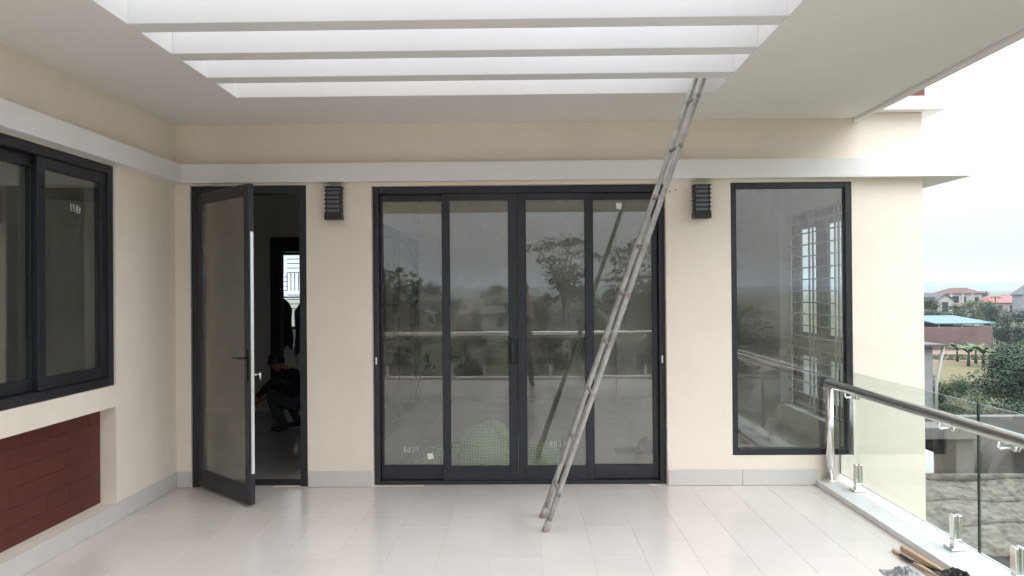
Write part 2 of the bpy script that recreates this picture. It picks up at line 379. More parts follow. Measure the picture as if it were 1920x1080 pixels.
# ---- kerb under the railings
kb = tag(MB().box(2.381, 2.69, -1.40, 6.479, -.06, .040).build('kerb', 'kerb', org=(2.5, 3, 0), bevel=.003), 'white stone kerb slab carrying the side glass railing', 'kerb')
kb2 = tag(MB().box(LX, 2.380, -1.40, -1.152, -.06, .040).build('kerb', 'kerb', org=(0, -1.3, 0), bevel=.003), 'white stone kerb slab along the open front terrace edge', 'kerb')

# ---- glass railings
def pane(mb_name, u0, u1, t, th, z0, z1, along, parent, gm, em):
    mb = MB(); (mb.box(u0, u1, t, t+th, z0, z1) if along == 'x' else mb.box(t, t+th, u0, u1, z0, z1))
    mb.m = [1, 1, 0, 1, 0, 1] if along == 'x' else [1, 1, 1, 0, 1, 0]
    return mb.build(mb_name, [gm, em], parent)
def railing(name, label, panels, t, sgn, along, rail_a, rail_b, posts):
    """t: glass plane; sgn: direction from rail to glass"""
    P = (lambda u, v, z: (u, v, z)) if along == 'x' else (lambda u, v, z: (v, u, z))
    rt_ = t - sgn*.095; RZ = .834
    root = empty(name, P((rail_a+rail_b)/2, t, .04), label, 'railing')
    MB().tube([P(rail_a, rt_, RZ), P(rail_b, rt_, RZ)], .035, 20).build('handrail', 'steel', root)
    for pu in posts:
        p = MB().tube([P(pu, rt_, .045), P(pu, rt_, RZ+.002)], .0335, 20).build('post', 'steel', root)
        MB().tube([P(pu, rt_, .041), P(pu, rt_, .052), P(pu, rt_, .060)], [.058, .058, .038], 24).build('flange', 'steel', p)
    for (a, b) in panels:
        pane('glass_panel', a, b, t-.005, .010, .098, .945, along, root, 'glass_rail', 'glass_edge')
        for u in (a + .34*(1 if b > a else -1), b - .24*(1 if b > a else -1)):
            s_ = MB()
            def ob(du, dv, z0, z1, ou=0, ov=0):
                c = P(u+ou, t+ov, (z0+z1)/2)
                ex = (du, dv) if along == 'x' else (dv, du)
                s_.box(c[0]-ex[0], c[0]+ex[0], c[1]-ex[1], c[1]+ex[1], z0, z1)
            ob(.026, .026, .056, .105); ob(.026, .0095, .105, .245, 0, .0165); ob(.026, .0095, .105, .245, 0, -.0165)
            sp = s_.build('spigot', 'steel', root, bevel=.003)
            s_ = MB(); ob(.05, .05, .0405, .056); s_.build('base_plate', 'steel', sp, bevel=.004)
            bz = RZ-.075
            MB().tube([P(u, rt_, RZ-.03), P(u, rt_, bz+.012), P(u, rt_+sgn*.012, bz), P(u, t-sgn*.006, bz)], .0075, 10).build('rail_bracket', 'steel', root)
            MB().tube([P(u, t-sgn*.015, bz), P(u, t-sgn*.0052, bz)], .019, 16).tube([P(u, t+sgn*.0052, bz), P(u, t+sgn*.013, bz)], .019, 16).build('bracket_disc', 'steel', root)
    return root
railing('glass_railing', 'frameless glass railing with round steel handrail running out from the facade wall',
        [(6.47, 4.515), (4.503, 2.51), (2.498, .5), (.488, -1.13)], 2.572, 1, 'y', 6.475, -1.22, [6.435])
railing('glass_railing', 'frameless glass railing with steel handrail along the front terrace edge',
        [(-2.84, -1.06), (-1.048, .73), (.742, 2.46)], -1.265, -1, 'x', -2.86, 2.46, [-2.82])

# ---- sliding door (four sashes)
FY = 6.535
sl = empty('sliding_door', (-.036, FY, 0), 'wide dark aluminium sliding door with four tall glass sashes', 'door')
mb = MB(); rectframe(mb, -1.240, 1.167, .002, 2.470, .045, FY, FY+.11, wb=.03, wt=.055); mb.build('frame', 'frame', sl, bevel=.003)
PX = [(-1.176, -.672), (-.612, -.117), (.022, .517), (.582, 1.078)]
SX = [(-1.192, -.64), (-.672, -.050), (-.046, .580), (.522, 1.119)]
sash_objs = []
for k in range(4):
    a, b = SX[k]; pa, pb = PX[k]; y = FY+.012 if k in (1, 2) else FY+.052
    mb = MB(); z0, z1, g0, g1 = .034, 2.413, .148, 2.362
    mb.box(a, pa, y, y+.036, z0, z1).box(pb, b, y, y+.036, z0, z1).box(pa, pb, y, y+.036, z0, g0).box(pa, pb, y, y+.036, g1, z1)
    s_ = mb.build('sash', 'frame', sl, bevel=.002); sash_objs.append(s_)
    mb = MB(); rectframe(mb, pa, pb, g0, g1, .006, y+.004, y+.012); mb.build('gasket', 'black', s_)
    MB().box(pa, pb, y+.014, y+.022, g0, g1).build('pane', 'glass_door', s_)
# handle on the meeting stile
hx = -.094
mb = MB().box(hx-.034, hx+.034, FY-.012, FY+.0115, .995, 1.195)
mb.tube([(hx, FY-.004, 1.02), (hx, FY-.035, 1.025), (hx, FY-.042, 1.05), (hx, FY-.042, 1.135), (hx, FY-.035, 1.16), (hx, FY-.004, 1.165)], .018, 10)
mb.build('pull_handle', 'black', sash_objs[1], bevel=.004)
for (lx, k) in ((-1.222, 0), (1.145, 3)):
    MB().box(lx-.006, lx+.006, FY-.003, FY+.0005, 1.0, 1.06).tube([(lx, FY-.002, 1.045), (lx, FY-.012, 1.045)], .006, 8).build('lock_tab', 'alu', sash_objs[k] if False else sl)
# handwriting and stickers
DIG = {'8': [[(.8,.85),(.45,1),(.15,.8),(.45,.55),(.85,.3),(.55,.02),(.15,.2),(.45,.5),(.8,.85)]],
       '0': [[(.5,1),(.15,.7),(.2,.2),(.55,0),(.85,.35),(.8,.8),(.5,1)]],
       '3': [[(.1,.9),(.5,1),(.8,.8),(.4,.55),(.85,.3),(.6,.02),(.1,.1)]],
       '9': [[(.85,.8),(.5,1),(.15,.75),(.45,.5),(.85,.75),(.8,.4),(.6,0)]],
       '4': [[(.6,1),(.1,.4),(.9,.42)],[(.7,.75),(.6,0)]], '7': [[(.1,.95),(.9,.95),(.45,0)]]}
def scrawl(text, parent, at, w_, h_, drop, axis='x', rad=.0021):
    mb = MB(); x0, t, z0 = at; n = len(text)
    for i, ch in enumerate(text):
        for st in DIG[ch]:
            pts = []
            for (u, v) in st:
                s = (i + u*.78)*w_/n; zz = z0 + v*h_ - drop*(i/n) + rnd.uniform(-.002, .002)
                pts.append((x0+s, t, zz) if axis == 'x' else (t, x0-s, zz))
            mb.tube(pts, rad, 4, cap=True)
    mb.build('handwriting', 'chalk', parent)
scrawl('8039', sash_objs[0], (-1.012, FY+.0645, .255), .135, .045, .0)
scrawl('8039', sash_objs[2], (.212, FY+.0245, .305), .14, .048, -.012)
def sticker(parent, c, h, ang):
    ca, sa = math.cos(ang)*h, math.sin(ang)*h
    MB().obox(c, (ca, 0, sa), (0, .0005, 0), (-sa, 0, ca)).build('sticker', 'paper', parent)
sticker(sash_objs[0], (-.785, FY+.0645, .225), .024, .15); sticker(sash_objs[3], (.805, FY+.0645, 2.305), .024, -.12)

# ---- swing door: frame and open leaf
dr = empty('swing_door', (-2.26, 6.52, 0), 'dark framed glass door standing half open with keys in its lock', 'door')
mb = MB(); x0, x1 = -2.742, -1.786
mb.box(x0, x0+.062, 6.50, 6.60, .0, 2.487).box(x1-.062, x1, 6.50, 6.60, .0, 2.487).box(x0+.062, x1-.062, 6.50, 6.60, 2.425, 2.487)
mb.build('frame', 'frame', dr, bevel=.003)
MB().box(x0+.062, x1-.062, 6.54, 6.62, -.004, .035).build('sill_bar', 'frame_deep', dr, bevel=.003)
hinge = Vector((-2.672, 6.492, 0)); tip = Vector((-2.03, 5.872, 0)); ux = (tip-hinge); Wd = ux.length; ux.normalize(); uy = Vector((-ux.y, ux.x, 0))   # uy points to the house side
def lb(mb, a, b, t0, t1, z0, z1):
    c = hinge + ux*(a+b)/2 + uy*(t0+t1)/2 + Vector((0,0,(z0+z1)/2)); return mb.obox(c, ux*(b-a)/2, uy*(t1-t0)/2, Vector((0,0,(z1-z0)/2)))
mb = MB(); st = .075
lb(mb, 0, st, -.022, .022, .018, 2.42); lb(mb, Wd-st, Wd, -.022, .022, .018, 2.42); lb(mb, st, Wd-st, -.022, .022, .018, .15); lb(mb, st, Wd-st, -.022, .022, 2.335, 2.42)
leaf = mb.build('leaf', 'frame', dr, bevel=.003)
mb = MB(); lb(mb, st, Wd-st, -.004, .004, .15, 2.335); mb.build('pane', 'glass_door', leaf)
mb = MB(); lb(mb, Wd, Wd+.0035, -.008, .016, .25, 2.06); mb.build('lock_strip', 'alu', leaf)
mb = MB(); lb(mb, Wd+.0036, Wd+.006, -.006, .014, .86, 1.2); mb.build('latch_plate', 'steel', leaf)
hp = hinge + ux*(Wd-.035)
mb = MB(); lb(mb, Wd-.052, Wd-.018, -.030, -.0225, .93, 1.18)
b0 = hp - uy*.028 + Vector((0,0,1.115)); mb.tube([b0, b0-uy*.04, b0-uy*.045-ux*.02, b0-uy*.045-ux*.13], .0085, 8); mb.build('lever_handle', 'black', leaf, bevel=.002)
mb = MB(); lb(mb, Wd-.052, Wd-.018, .0225, .030, .93, 1.18)
b1 = hp + uy*.028 + Vector((0,0,1.115)); mb.tube([b1, b1+uy*.04, b1+uy*.045-ux*.02, b1+uy*.045-ux*.13], .0085, 8); mb.build('lever_handle', 'black', leaf, bevel=.002)
b2 = hp + uy*.03 + Vector((0,0,.985)); mb = MB().tube([b2, b2+uy*.02], .011, 10).tube([b2+uy*.02, b2+uy*.045], .004, 6)
for kk, dz in ((.046, -.03), (.05, -.045)): mb.tube([b2+uy*kk+Vector((0,0,.012)), b2+uy*(kk+.006)+Vector((0,0,dz))], [.012, .004], 6)
mb.build('keys', 'alu', leaf)
for hz in (.32, 1.34, 2.12):
    MB().tube([hinge-ux*.004+Vector((0,-.012,hz-.06)), hinge-ux*.004+Vector((0,-.012,hz+.06))], .013, 10).build('hinge', 'black', dr)

# ---- tall fixed window
tw = empty('fixed_window', (2.195, 6.52, .245), 'tall single pane fixed window in a thin dark frame beside the railing', 'window')
mb = MB(); rectframe(mb, 1.705, 2.686, .245, 2.473, .047, 6.49, 6.56, wb=.05, wt=.045); mb.build('frame', 'frame', tw, bevel=.003)
MB().box(1.752, 2.639, 6.522, 6.532, .295, 2.428).build('pane', 'glass_window', tw)

# ---- side window in the left wing
sw = empty('sliding_window', (LX-.05, 4.55, .96), 'dark framed sliding window in the side wall above the red brick panel', 'window')
mb = MB(); rectframe(mb, 3.903, 5.517, .962, 2.497, .06, LX-.115, LX-.012, 'y', wt=.06, wb=.06); mb.build('frame', 'frame', sw, bevel=.003)
for (a, b, t) in ((4.675, 5.455, LX-.062), (3.965, 4.75, LX-.104)):
    mb = MB(); rectframe(mb, a, b, 1.024, 2.435, .075, t, t+.036, 'y', wb=.075, wt=.07); s_ = mb.build('sash', 'frame', sw, bevel=.002)
    MB().box(t+.014, t+.022, a+.075, b-.075, 1.099, 2.365).build('pane', 'glass_left', s_)
    if b > 5: scrawl('4077', s_, (5.16, t+.0225, 2.13), .13, .05, -.01, 'y')

# ---- wall lamps
def lamp(name):
    root = local(name, None, 'lamp')
    MB().box(-.06, .06, -.012, -.0005, -.13, .13).build('back_plate', 'lampblack', root, bevel=.002)
    MB().box(-.052, .052, -.085, -.012, -.125, .125).build('diffuser', 'lampglass', root, bevel=.002)
    mb = MB().box(-.062, -.053, -.09, -.0125, -.13, .13).box(.053, .062, -.09, -.0125, -.13, .13); mb.build('side_plate', 'lampblack', root, bevel=.001)
    for k in range(6):
        z = .105-.036*k
        MB().add([(-.07,-.105,z-.012),(.07,-.105,z-.012),(.07,-.02,z+.012),(-.07,-.02,z+.012),(-.07,-.105,z-.002),(.07,-.105,z-.002),(.07,-.02,z+.022),(-.07,-.02,z+.022)],
            [(0,3,2,1),(4,5,6,7),(0,1,5,4),(1,2,6,5),(2,3,7,6),(3,0,4,7)]).build('louvre', 'lampblack', root)
    MB().box(-.07, .07, -.108, -.0125, -.135, -.09).build('bottom_cap', 'lampblack', root, bevel=.002)
    MB().box(-.07, .07, -.108, -.0125, .128, .137).build('top_cap', 'lampblack', root, bevel=.001)
    return root
l1 = lamp('wall_lamp'); l2 = copy_tree(l1)
place(l1, (-1.538, 6.48, 2.327), 0, 1, 'black louvred wall lamp between the swing door and sliding door', 'wall lamps')
place(l2, (1.452, 6.48, 2.313), 0, 1, 'black louvred wall lamp between the sliding door and tall window', 'wall lamps')

# ---- ladder leaning up through a sky slot
ld = empty('ladder', (.14, 5.45, 0), 'tall grimy metal ladder leaning up through a canopy slot', 'ladder')
fA, fB = Vector((.125, 5.585, 0)), Vector((.135, 5.262, 0))
dA = Vector((1.225, 5.50, 3.11))-fA; dB = Vector((1.215, 5.262, 3.016))-fB
dA = dA/dA.z; dB = dB/dB.z; TOP = 3.42
def rail_at(f, d, z): return f + d*z
for f, d, nm in ((fA, dA, 'rail'), (fB, dB, 'rail')):
    pts = [rail_at(f, d, .03+(TOP-.03)*k/14) for k in range(15)]
    mb = MB().tube(pts, [.026]*15, 12, squash=.72)
    r_ = mb.build('rail', 'galv', ld)
    MB().tube([rail_at(f, d, .002), rail_at(f, d, .075)], .031, 12, squash=.8).build('foot', 'galv_dirty', r_)
for k in range(10):
    z = .26+.33*k; a, b = rail_at(fA, dA, z), rail_at(fB, dB, z-.012)
    e = (b-a).normalized()
    g_ = MB().tube([a-e*.028, b+e*.028], .0125, 10).build('rung', 'galv_dirty', ld)
    for q in (a, b):
        MB().tube([q-e*.026, q+e*.026], .0165, 10).build('rung_collar', 'galv_dirty', g_)

# ---- rubbish by the kerb
def batten(loc, tgt, w_, h_, label, mt='wood'):
    a, b = Vector(loc), Vector(tgt); d = (b-a); n = Vector((-d.y, d.x, 0)).normalized()
    mb = MB().obox((a+b)/2 - a, d/2, n*w_/2, Vector((0,0,h_/2)))
    o = mb.build('wood_batten', mt, bevel=.002); o.location = a; return tag(o, label, 'wood')
batten((2.305, 4.86, .016), (2.345, 4.22, .016), .032, .026, 'pale sawn wood batten lying along the kerb')
batten((2.235, 4.83, .011), (2.265, 4.20, .024), .022, .016, 'thin brown wood batten beside the wider pale one')
mb = MB().tube([(2.225, 4.715, .02), (2.235, 4.62, .018), (2.265, 4.53, .016), (2.32, 4.45, .018), (2.36, 4.34, .02), (2.37, 4.2, .02)], .011, 8)
tag(mb.build('rubber_hose', 'rubber', org=(2.27, 4.5, 0)), 'short black rubber hose piece on the floor near wood battens', 'hose')
def crumple(name, loc, sx, sy, h, mt, label, seed, cat):
    rr = random.Random(seed); n = 14; P = [[rr.random() for _ in range(n+1)] for _ in range(n+1)]
    def fn(u, v):
        i, j = round(u*n), round(v*n); r = math.hypot(u-.5, v-.5)*2; e = max(0, 1-r**2.2)
        k = .82+.18*P[i][j]
        return ((u-.5)*2*sx*k, (v-.5)*2*sy*k, .003+h*e*(.25+.75*P[j][i]))
    ob = MB().grid(fn, n, n, 0, False).build(name, mt); ob.location = loc
    so_ = ob.modifiers.new('thick', 'SOLIDIFY'); so_.thickness = .003; so_.offset = 0
    return tag(ob, label, cat)
crumple('plastic_wrap', (2.10, 4.40, .002), .10, .12, .06, 'foil', 'crumpled grey plastic wrap on the tiles beside the kerb', 3, 'plastic wrap')
crumple('plastic_bag', (2.33, 4.27, .03), .08, .15, .06, 'rubber', 'crumpled black plastic bag lying over the wood battens', 5, 'plastic bag')

# ================================================================== INTERIOR
def struct(name, mb, m, org=(0,0,0), **k): return tag(mb.build(name, m, org=org, **k), kind='structure')
RB = 11.9
ifl = struct('interior_floor', MB().box(-6.5, 3.05, 6.68, 14.0, -.06, -.006), 'grout', (0, 9, 0))
tm = MB().box(0, .597, 0, .597, -.007, 0).mesh('tile', bevel=.0008); tm.materials.append(MATS['roomtile'])
for i in range(8):
    for j in range(9):
        t = bpy.data.objects.new('tile', tm); COL.objects.link(t); t.parent = ifl; t.location = (-1.62+.6*i-.1, 6.682+.6*j-9, 0)
MB().box(-6.5, -1.725, 6.682, 14.0, -.0058, -.001).build('hall_paving', 'roomtile', ifl)
struct('side_room_floor', MB().box(-6.5, LX-.22, -1.6, 6.479, -.061, -.001), 'roomtile', (-4.5, 2, 0))
struct('interior_ceiling', MB().box(-6.6, 3.264, 6.681, 14.1, 2.92, 3.029).box(-6.6, LX-.221, -1.6, 6.479, 2.92, 3.029), 'room_white', (0, 9, 2.9))
struct('interior_wall_back', MB().box(-1.55, 3.05, RB, RB+.12, 0, 2.919), 'room', (1, RB, 0))
struct('interior_pilaster', MB().box(1.39, 1.866, RB-.10, RB-.0005, .001, 2.918), 'room_white', (1.6, RB, 0))
struct('interior_partition', MB().box(-1.65, -1.551, 6.681, 14.0, 0, 2.918), 'room', (-1.6, 9, 0))
wall_r = struct('interior_wall_right', wall_solid(sorted({6.681, 7.60, 9.42, 14.0}), sorted({-4.5, 0, .25, 2.46, 3.029}), [(7.60, 9.42, .25, 2.46)], 3.05, 3.2649, 'y'), 'room_white', (3.1, 9, 0), weld=True)
struct('hall_wall', wall_solid([-6.5, -3.33, -2.44, -1.651], [0, 2.28, 2.917], [(-3.33, -2.44, -1, 2.28)], 10.6, 10.72), 'room', (-3, 10.6, 0), weld=True)
struct('rear_wall', wall_solid([-6.5, -4.75, -3.3, -1.651], [0, .95, 2.32, 2.917], [(-4.75, -3.3, .95, 2.32)], 13.9, 14.05), 'room', (-3, 13.9, 0), weld=True)
struct('outer_wall', MB().box(-6.7, -6.5, -1.6, 14.05, -4.5, 3.029), 'room_cool', (-6.6, 6, 0))
struct('end_wall', wall_solid([-6.499, -5.1, -4.3, LX-.221], [-4.5, .9, 2.0, 3.029], [(-5.1, -4.3, .9, 2.0)], -1.75, -1.601), 'cream', (-4.5, -1.7, 0), weld=True)  # unseen window opening, added to let light into the side room
idf = empty('inner_doorway', (-2.9, 10.58, 0), 'black door frame at the back of the dim hall', 'door frame')
MB().box(-3.40, -3.27, 10.57, 10.74, 0, 2.35).build('jamb', 'frame_deep', idf, bevel=.003)
MB().box(-2.49, -2.37, 10.57, 10.74, 0, 2.35).build('jamb', 'frame_deep', idf, bevel=.003)
MB().box(-3.269, -2.491, 10.57, 10.74, 2.16, 2.35).build('head', 'frame_deep', idf, bevel=.003)
# lattice window at the far end
lat = empty('lattice_window', (-4, 13.95, .95), 'bright window with a black woven bar lattice seen through the hall', 'window')
mb = MB(); rectframe(mb, -4.748, -3.302, .952, 2.318, .05, 13.93, 13.99); mb.build('frame', 'frame_deep', lat)
cells = 5; cw = 1.346/cells; ch_ = 1.266/4
for i in range(cells):
    for j in range(4):
        x0_, z0_ = -4.698+cw*i, 1.002+ch_*j; mb = MB()
        for q in range(4):
            if (i+j) % 2: mb.box(x0_, x0_+cw-.004, 13.86, 13.875, z0_+ch_*q/4, z0_+ch_*q/4+.012)
            else: mb.box(x0_+cw*q/4, x0_+cw*q/4+.012, 13.84, 13.855, z0_, z0_+ch_-.004)
        mb.build('lattice_cell', 'frame_deep', lat)
# grilled side window of the living room
gw = empty('grilled_window', (3.1, 8.3, .25), 'tall side window behind a white security grille inside the fixed window', 'window')
mb = MB(); rectframe(mb, 7.602, 9.418, .252, 2.458, .065, 3.195, 3.25, 'y', wb=.08, wt=.10)
mb.box(3.195, 3.25, 7.667, 9.353, .92, 1.04)
mb.build('frame', 'frame', gw, bevel=.003)
for (a, b) in ((7.667, 8.525), (8.525, 9.353)):
    for (c, d) in ((.332, .92), (1.04, 2.358)):
        mb = MB(); rectframe(mb, a+.003, b-.003, c+.003, d-.003, .15, 3.205, 3.245, 'y', wb=.07, wt=.07); s_ = mb.build('sash', 'frame', gw, bevel=.002)
        MB().box(3.222, 3.228, a+.153, b-.153, c+.073, d-.073).build('pane', 'glass_rail', s_)
for yb in (7.785, 7.875, 7.965, 8.575, 8.685, 9.275):
    MB().box(3.135, 3.147, yb, yb+.03, .252, 2.457).build('upright_bar', 'ac_white', gw)
for k in range(17):
    z = .30+.128*k
    MB().tube([(3.155, 7.602, z), (3.155, 9.419, z)], .008, 6).build('cross_bar', 'ac_white', gw)
# dark glazed inner door on the partition and the low cabinet
ig = empty('inner_glass_door', (-1.54, 9.95, 0), 'dark framed glazed door in the left partition of the living room', 'door')
mb = MB(); rectframe(mb, 8.5, 11.4, .002, 2.34, .09, -1.5505, -1.50, 'y', wb=.1, wt=.11); mb.box(-1.5505, -1.50, 9.45, 9.62, .102, 2.23).box(-1.5505, -1.50, 10.85, 11.05, .102, 2.23)
mb.build('frame', 'frame_deep', ig, bevel=.003)
for (a, b) in ((8.59, 9.45), (9.62, 10.85), (11.05, 11.31)): MB().box(-1.545, -1.535, a, b, .102, 2.23).build('pane', 'pane_dark', ig)
lc = empty('low_cabinet', (-.25, 11.65, 0), 'long dark low cabinet against the living room back wall', 'cabinet')
MB().box(-1.49, 1.0, 11.42, 11.899, .06, .86).build('body', 'cabinet', lc, bevel=.004)
MB().box(-1.495, 1.02, 11.39, 11.899, .862, .90).build('top', 'cabinet', lc, bevel=.004)
MB().box(-1.45, .96, 11.46, 11.89, .001, .059).build('plinth', 'black', lc)
for k in range(4): MB().box(-1.48+.62*k, -.872+.62*k, 11.40, 11.419, .075, .85).build('cabinet_door', 'cabinet', lc, bevel=.002)
# switch plates
tag(MB().box(-1.40, -1.25, RB-.012, RB-.0005, 1.26, 1.35).build('wall_switch', 'ac_white', org=(-1.32, RB, 1.3), bevel=.002), 'small pale switch plate on the living room back wall', 'switch')
tag(MB().box(-6.499, -6.488, 4.6, 4.9, 1.25, 1.42).build('wall_switch', 'ac_white', org=(-6.49, 4.75, 1.3), bevel=.002), 'pair of switch plates on the wall inside the side window', 'switch')

# green netting bundle behind the sliding door
def lump(loc, rx, ry, h, seed, rot=0, tilt=.2):
    rr = random.Random(seed); ph = [rr.uniform(0, 6.28) for _ in range(8)]
    def fn(u, v):
        th = u*2*math.pi; p = v*math.pi*.5
        k = 1 + .07*math.sin(3*th+ph[0])*math.cos(p) + .04*math.sin(7*th+ph[1]+4*p) + .03*math.sin(9*p+ph[2])
        x, y = rx*math.cos(th)*math.cos(p)**.75*k, ry*math.sin(th)*math.cos(p)**.75*k
        z = h*math.sin(p)*(1+tilt*math.cos(th)*math.cos(p)+.10*math.sin(5*th+ph[3])*math.cos(p)) + .012*math.sin(22*th+6*p)*math.cos(p)
        c, s = math.cos(rot), math.sin(rot)
        return (loc[0]+x*c-y*s, loc[1]+x*s+y*c, loc[2]+max(0.002, z))
    return fn
nb = tag(MB().grid(lump((-.36, 7.0, 0), .27, .22, .44, 1, .1), 64, 20).grid(lump((-.68, 7.10, 0), .31, .17, .24, 2, .25), 48, 14).grid(lump((-.10, 7.04, 0), .15, .16, .31, 9, -.9), 48, 14).grid(lump((.12, 7.15, 0), .24, .13, .24, 4, -.5), 48, 14)
    .build('netting_bundle', 'net', org=(-.3, 7.1, 0), weld=True), 'bundle of green mesh netting on the floor behind the sliding glass', 'netting')
cap_ = empty('cap', (1.25, 7.78, 0), 'dark peaked cap lying on the tiles behind the right sliding pane', 'cap')
def dome(u, v):
    th = u*2*math.pi; p = v*math.pi/2
    return (1.215+.115*math.cos(th)*math.cos(p)**.7, 7.78+.10*math.sin(th)*math.cos(p)**.7, .012+.125*math.sin(p)*(1-.15*math.cos(th)))
MB().grid(dome, 24, 8).build('crown', 'cloth_dark', cap_, weld=True)
def brim(u, v): return (1.14-.25*u, 7.78+(v-.5)*.19*(1-.35*u*u), .028+.015*math.sin(u*2.2)-.05*(v-.5)**2)
bo = MB().grid(brim, 10, 8).build('peak', 'cloth_dark', cap_); q = bo.modifiers.new('t', 'SOLIDIFY'); q.thickness = .02

# garments hanging in the back room
def garment(loc, w_, L_, label, mt, seed):
    rr = random.Random(seed); ph = rr.uniform(0, 6)
    def fn(u, v):
        th = u*2*math.pi; wv = .32+.68*min(1, v*4.5)**.7
        x = w_/2*math.cos(th)*wv*(1+.08*math.sin(9*v+ph)); y = .07*math.sin(th)*wv+.02*math.sin(5*th+ph)*v
        return (x, y, -v*L_*(1+.05*math.sin(3*th+ph)))
    ob = MB().grid(fn, 28, 14).build('garment', mt, weld=True); ob.location = loc
    return tag(ob, label, 'clothing', 'clothes hanging behind the hall')
garment((-3.93, 12.8, 1.50), .34, .80, 'black jacket hanging below the lattice window', 'cloth_dark', 1)
garment((-3.55, 12.85, 1.47), .36, .86, 'dark blue shirt hanging beside the black jacket', 'cloth_mid', 2)
tag(MB().tube([(-5.4, 12.82, 1.53), (-2.0, 12.82, 1.53)], .012, 8).build('clothes_rail', 'steel', org=(-4, 12.82, 1.5)), 'thin steel rail with dark clothes hanging from it', 'rail')
tag(MB().box(-4.15, -3.5, 12.95, 13.35, .0, .72).build('pale_block', 'room_white', org=(-3.8, 13, 0), bevel=.01), 'pale block standing in for the bright floor under the hanging clothes', 'box')  # pale block added in place of the bright patch of floor

# ================================================================== PEOPLE
def person(nodes, edges, label, loc, rz, regions, group=None):
    """nodes: name -> (x,y,z,radius,region); one continuous skinned body"""
    names = list(nodes); me = bpy.data.meshes.new('person')
    me.from_pydata([nodes[n][:3] for n in names], [(names.index(a), names.index(b)) for a, b in edges], [])
    ob = bpy.data.objects.new('person', me); COL.objects.link(ob)
    sk = ob.modifiers.new('skin', 'SKIN'); sk.use_smooth_shade = True; sk.branch_smoothing = .6
    for i, n in enumerate(names):
        sv = me.skin_vertices[0].data[i]; r = nodes[n][3]; sv.radius = r if isinstance(r, tuple) else (r, r); sv.use_root = (n == 'pelvis')
    ob.modifiers.new('sub', 'SUBSURF').levels = 2
    dg = bpy.context.evaluated_depsgraph_get(); m2 = bpy.data.meshes.new_from_object(ob.evaluated_get(dg))
    ob.modifiers.clear(); ob.data = m2; m2.materials.clear()
    keys = list(regions.values()); rk = list(regions)
    for k in keys: m2.materials.append(MATS[k])
    pts = [(Vector(nodes[n][:3]), rk.index(nodes[n][4])) for n in names]
    for p in m2.polygons:
        c = p.center; p.material_index = min(pts, key=lambda q: (q[0]-c).length_squared)[1]; p.use_smooth = True
    ob.location = loc; ob.rotation_euler = (0, 0, rz)
    return tag(ob, label, 'person', group)
def hand(nodes, edges, wrist, base, d, side, s):
    """palm plus five curled fingers; d = pointing direction, side = thumb direction"""
    d, side = Vector(d).normalized(), Vector(side).normalized(); b = Vector(base); nrm = d.cross(side)
    nodes[s+'palm'] = (*(b+d*.05), (.036, .018), 'skin'); edges.append((wrist, s+'palm'))
    for k, (off, ln) in enumerate(((.03, .065), (.01, .075), (-.01, .07), (-.03, .055))):
        p0 = b+d*.095+side*off; p1 = p0+d*ln*.55-nrm*.012; p2 = p1+d*ln*.4-nrm*.03
        for j, p in enumerate((p0, p1, p2)): nodes[f'{s}f{k}{j}'] = (*p, .009-.001*j, 'skin')
        edges += [(s+'palm', f'{s}f{k}0'), (f'{s}f{k}0', f'{s}f{k}1'), (f'{s}f{k}1', f'{s}f{k}2')]
    t0 = b+d*.03+side*.04; t1 = t0+d*.035+side*.02
    nodes[s+'t0'] = (*t0, .011, 'skin'); nodes[s+'t1'] = (*t1, .009, 'skin'); edges += [(s+'palm', s+'t0'), (s+'t0', s+'t1')]
REG = {'skin': 'skin', 'top': 'cloth_dark', 'low': 'cloth_mid', 'shoe': 'rubber', 'hair': 'hair'}
def face(parent, c, r, fwd):
    """eyes, nose, ears and hair as children of the body"""
    c, f = Vector(c), Vector(fwd).normalized(); sd_ = f.cross(Vector((0,0,1))).normalized(); u = sd_.cross(f)
    def hairfn(a, b):
        th = a*2*math.pi; p = b*math.pi*.62
        d = u*math.cos(p) + (sd_*math.cos(th)+f*math.sin(th))*math.sin(p)
        k = 1.0 if math.sin(th) < .25 or p < .8 else .86
        return c + d*r*1.12*k - f*r*.06 + u*r*.08
    MB().grid(hairfn, 24, 10).build('hair', 'hair', parent)
    mb = MB().tube([c+f*r*.85+u*r*.1, c+f*r*1.12-u*r*.22], [r*.1, r*.17], 8)
    mb.build('nose', 'skin', parent)
    for s in (-1, 1):
        e = c+f*r*.86+sd_*s*r*.36+u*r*.12
        MB().tube([e, e+f*r*.07], r*.12, 8).build('eye', 'black', parent)
        e = c+sd_*s*r*.90-u*r*.05
        MB().tube([e+u*r*.25, e-u*r*.28], r*.15, 8).build('ear', 'skin', parent)
    MB().tube([c+f*r*.84-u*r*.5-sd_*r*.28, c+f*r*.9-u*r*.52, c+f*r*.84-u*r*.5+sd_*r*.28], r*.07, 6).build('mouth', 'brick', parent)
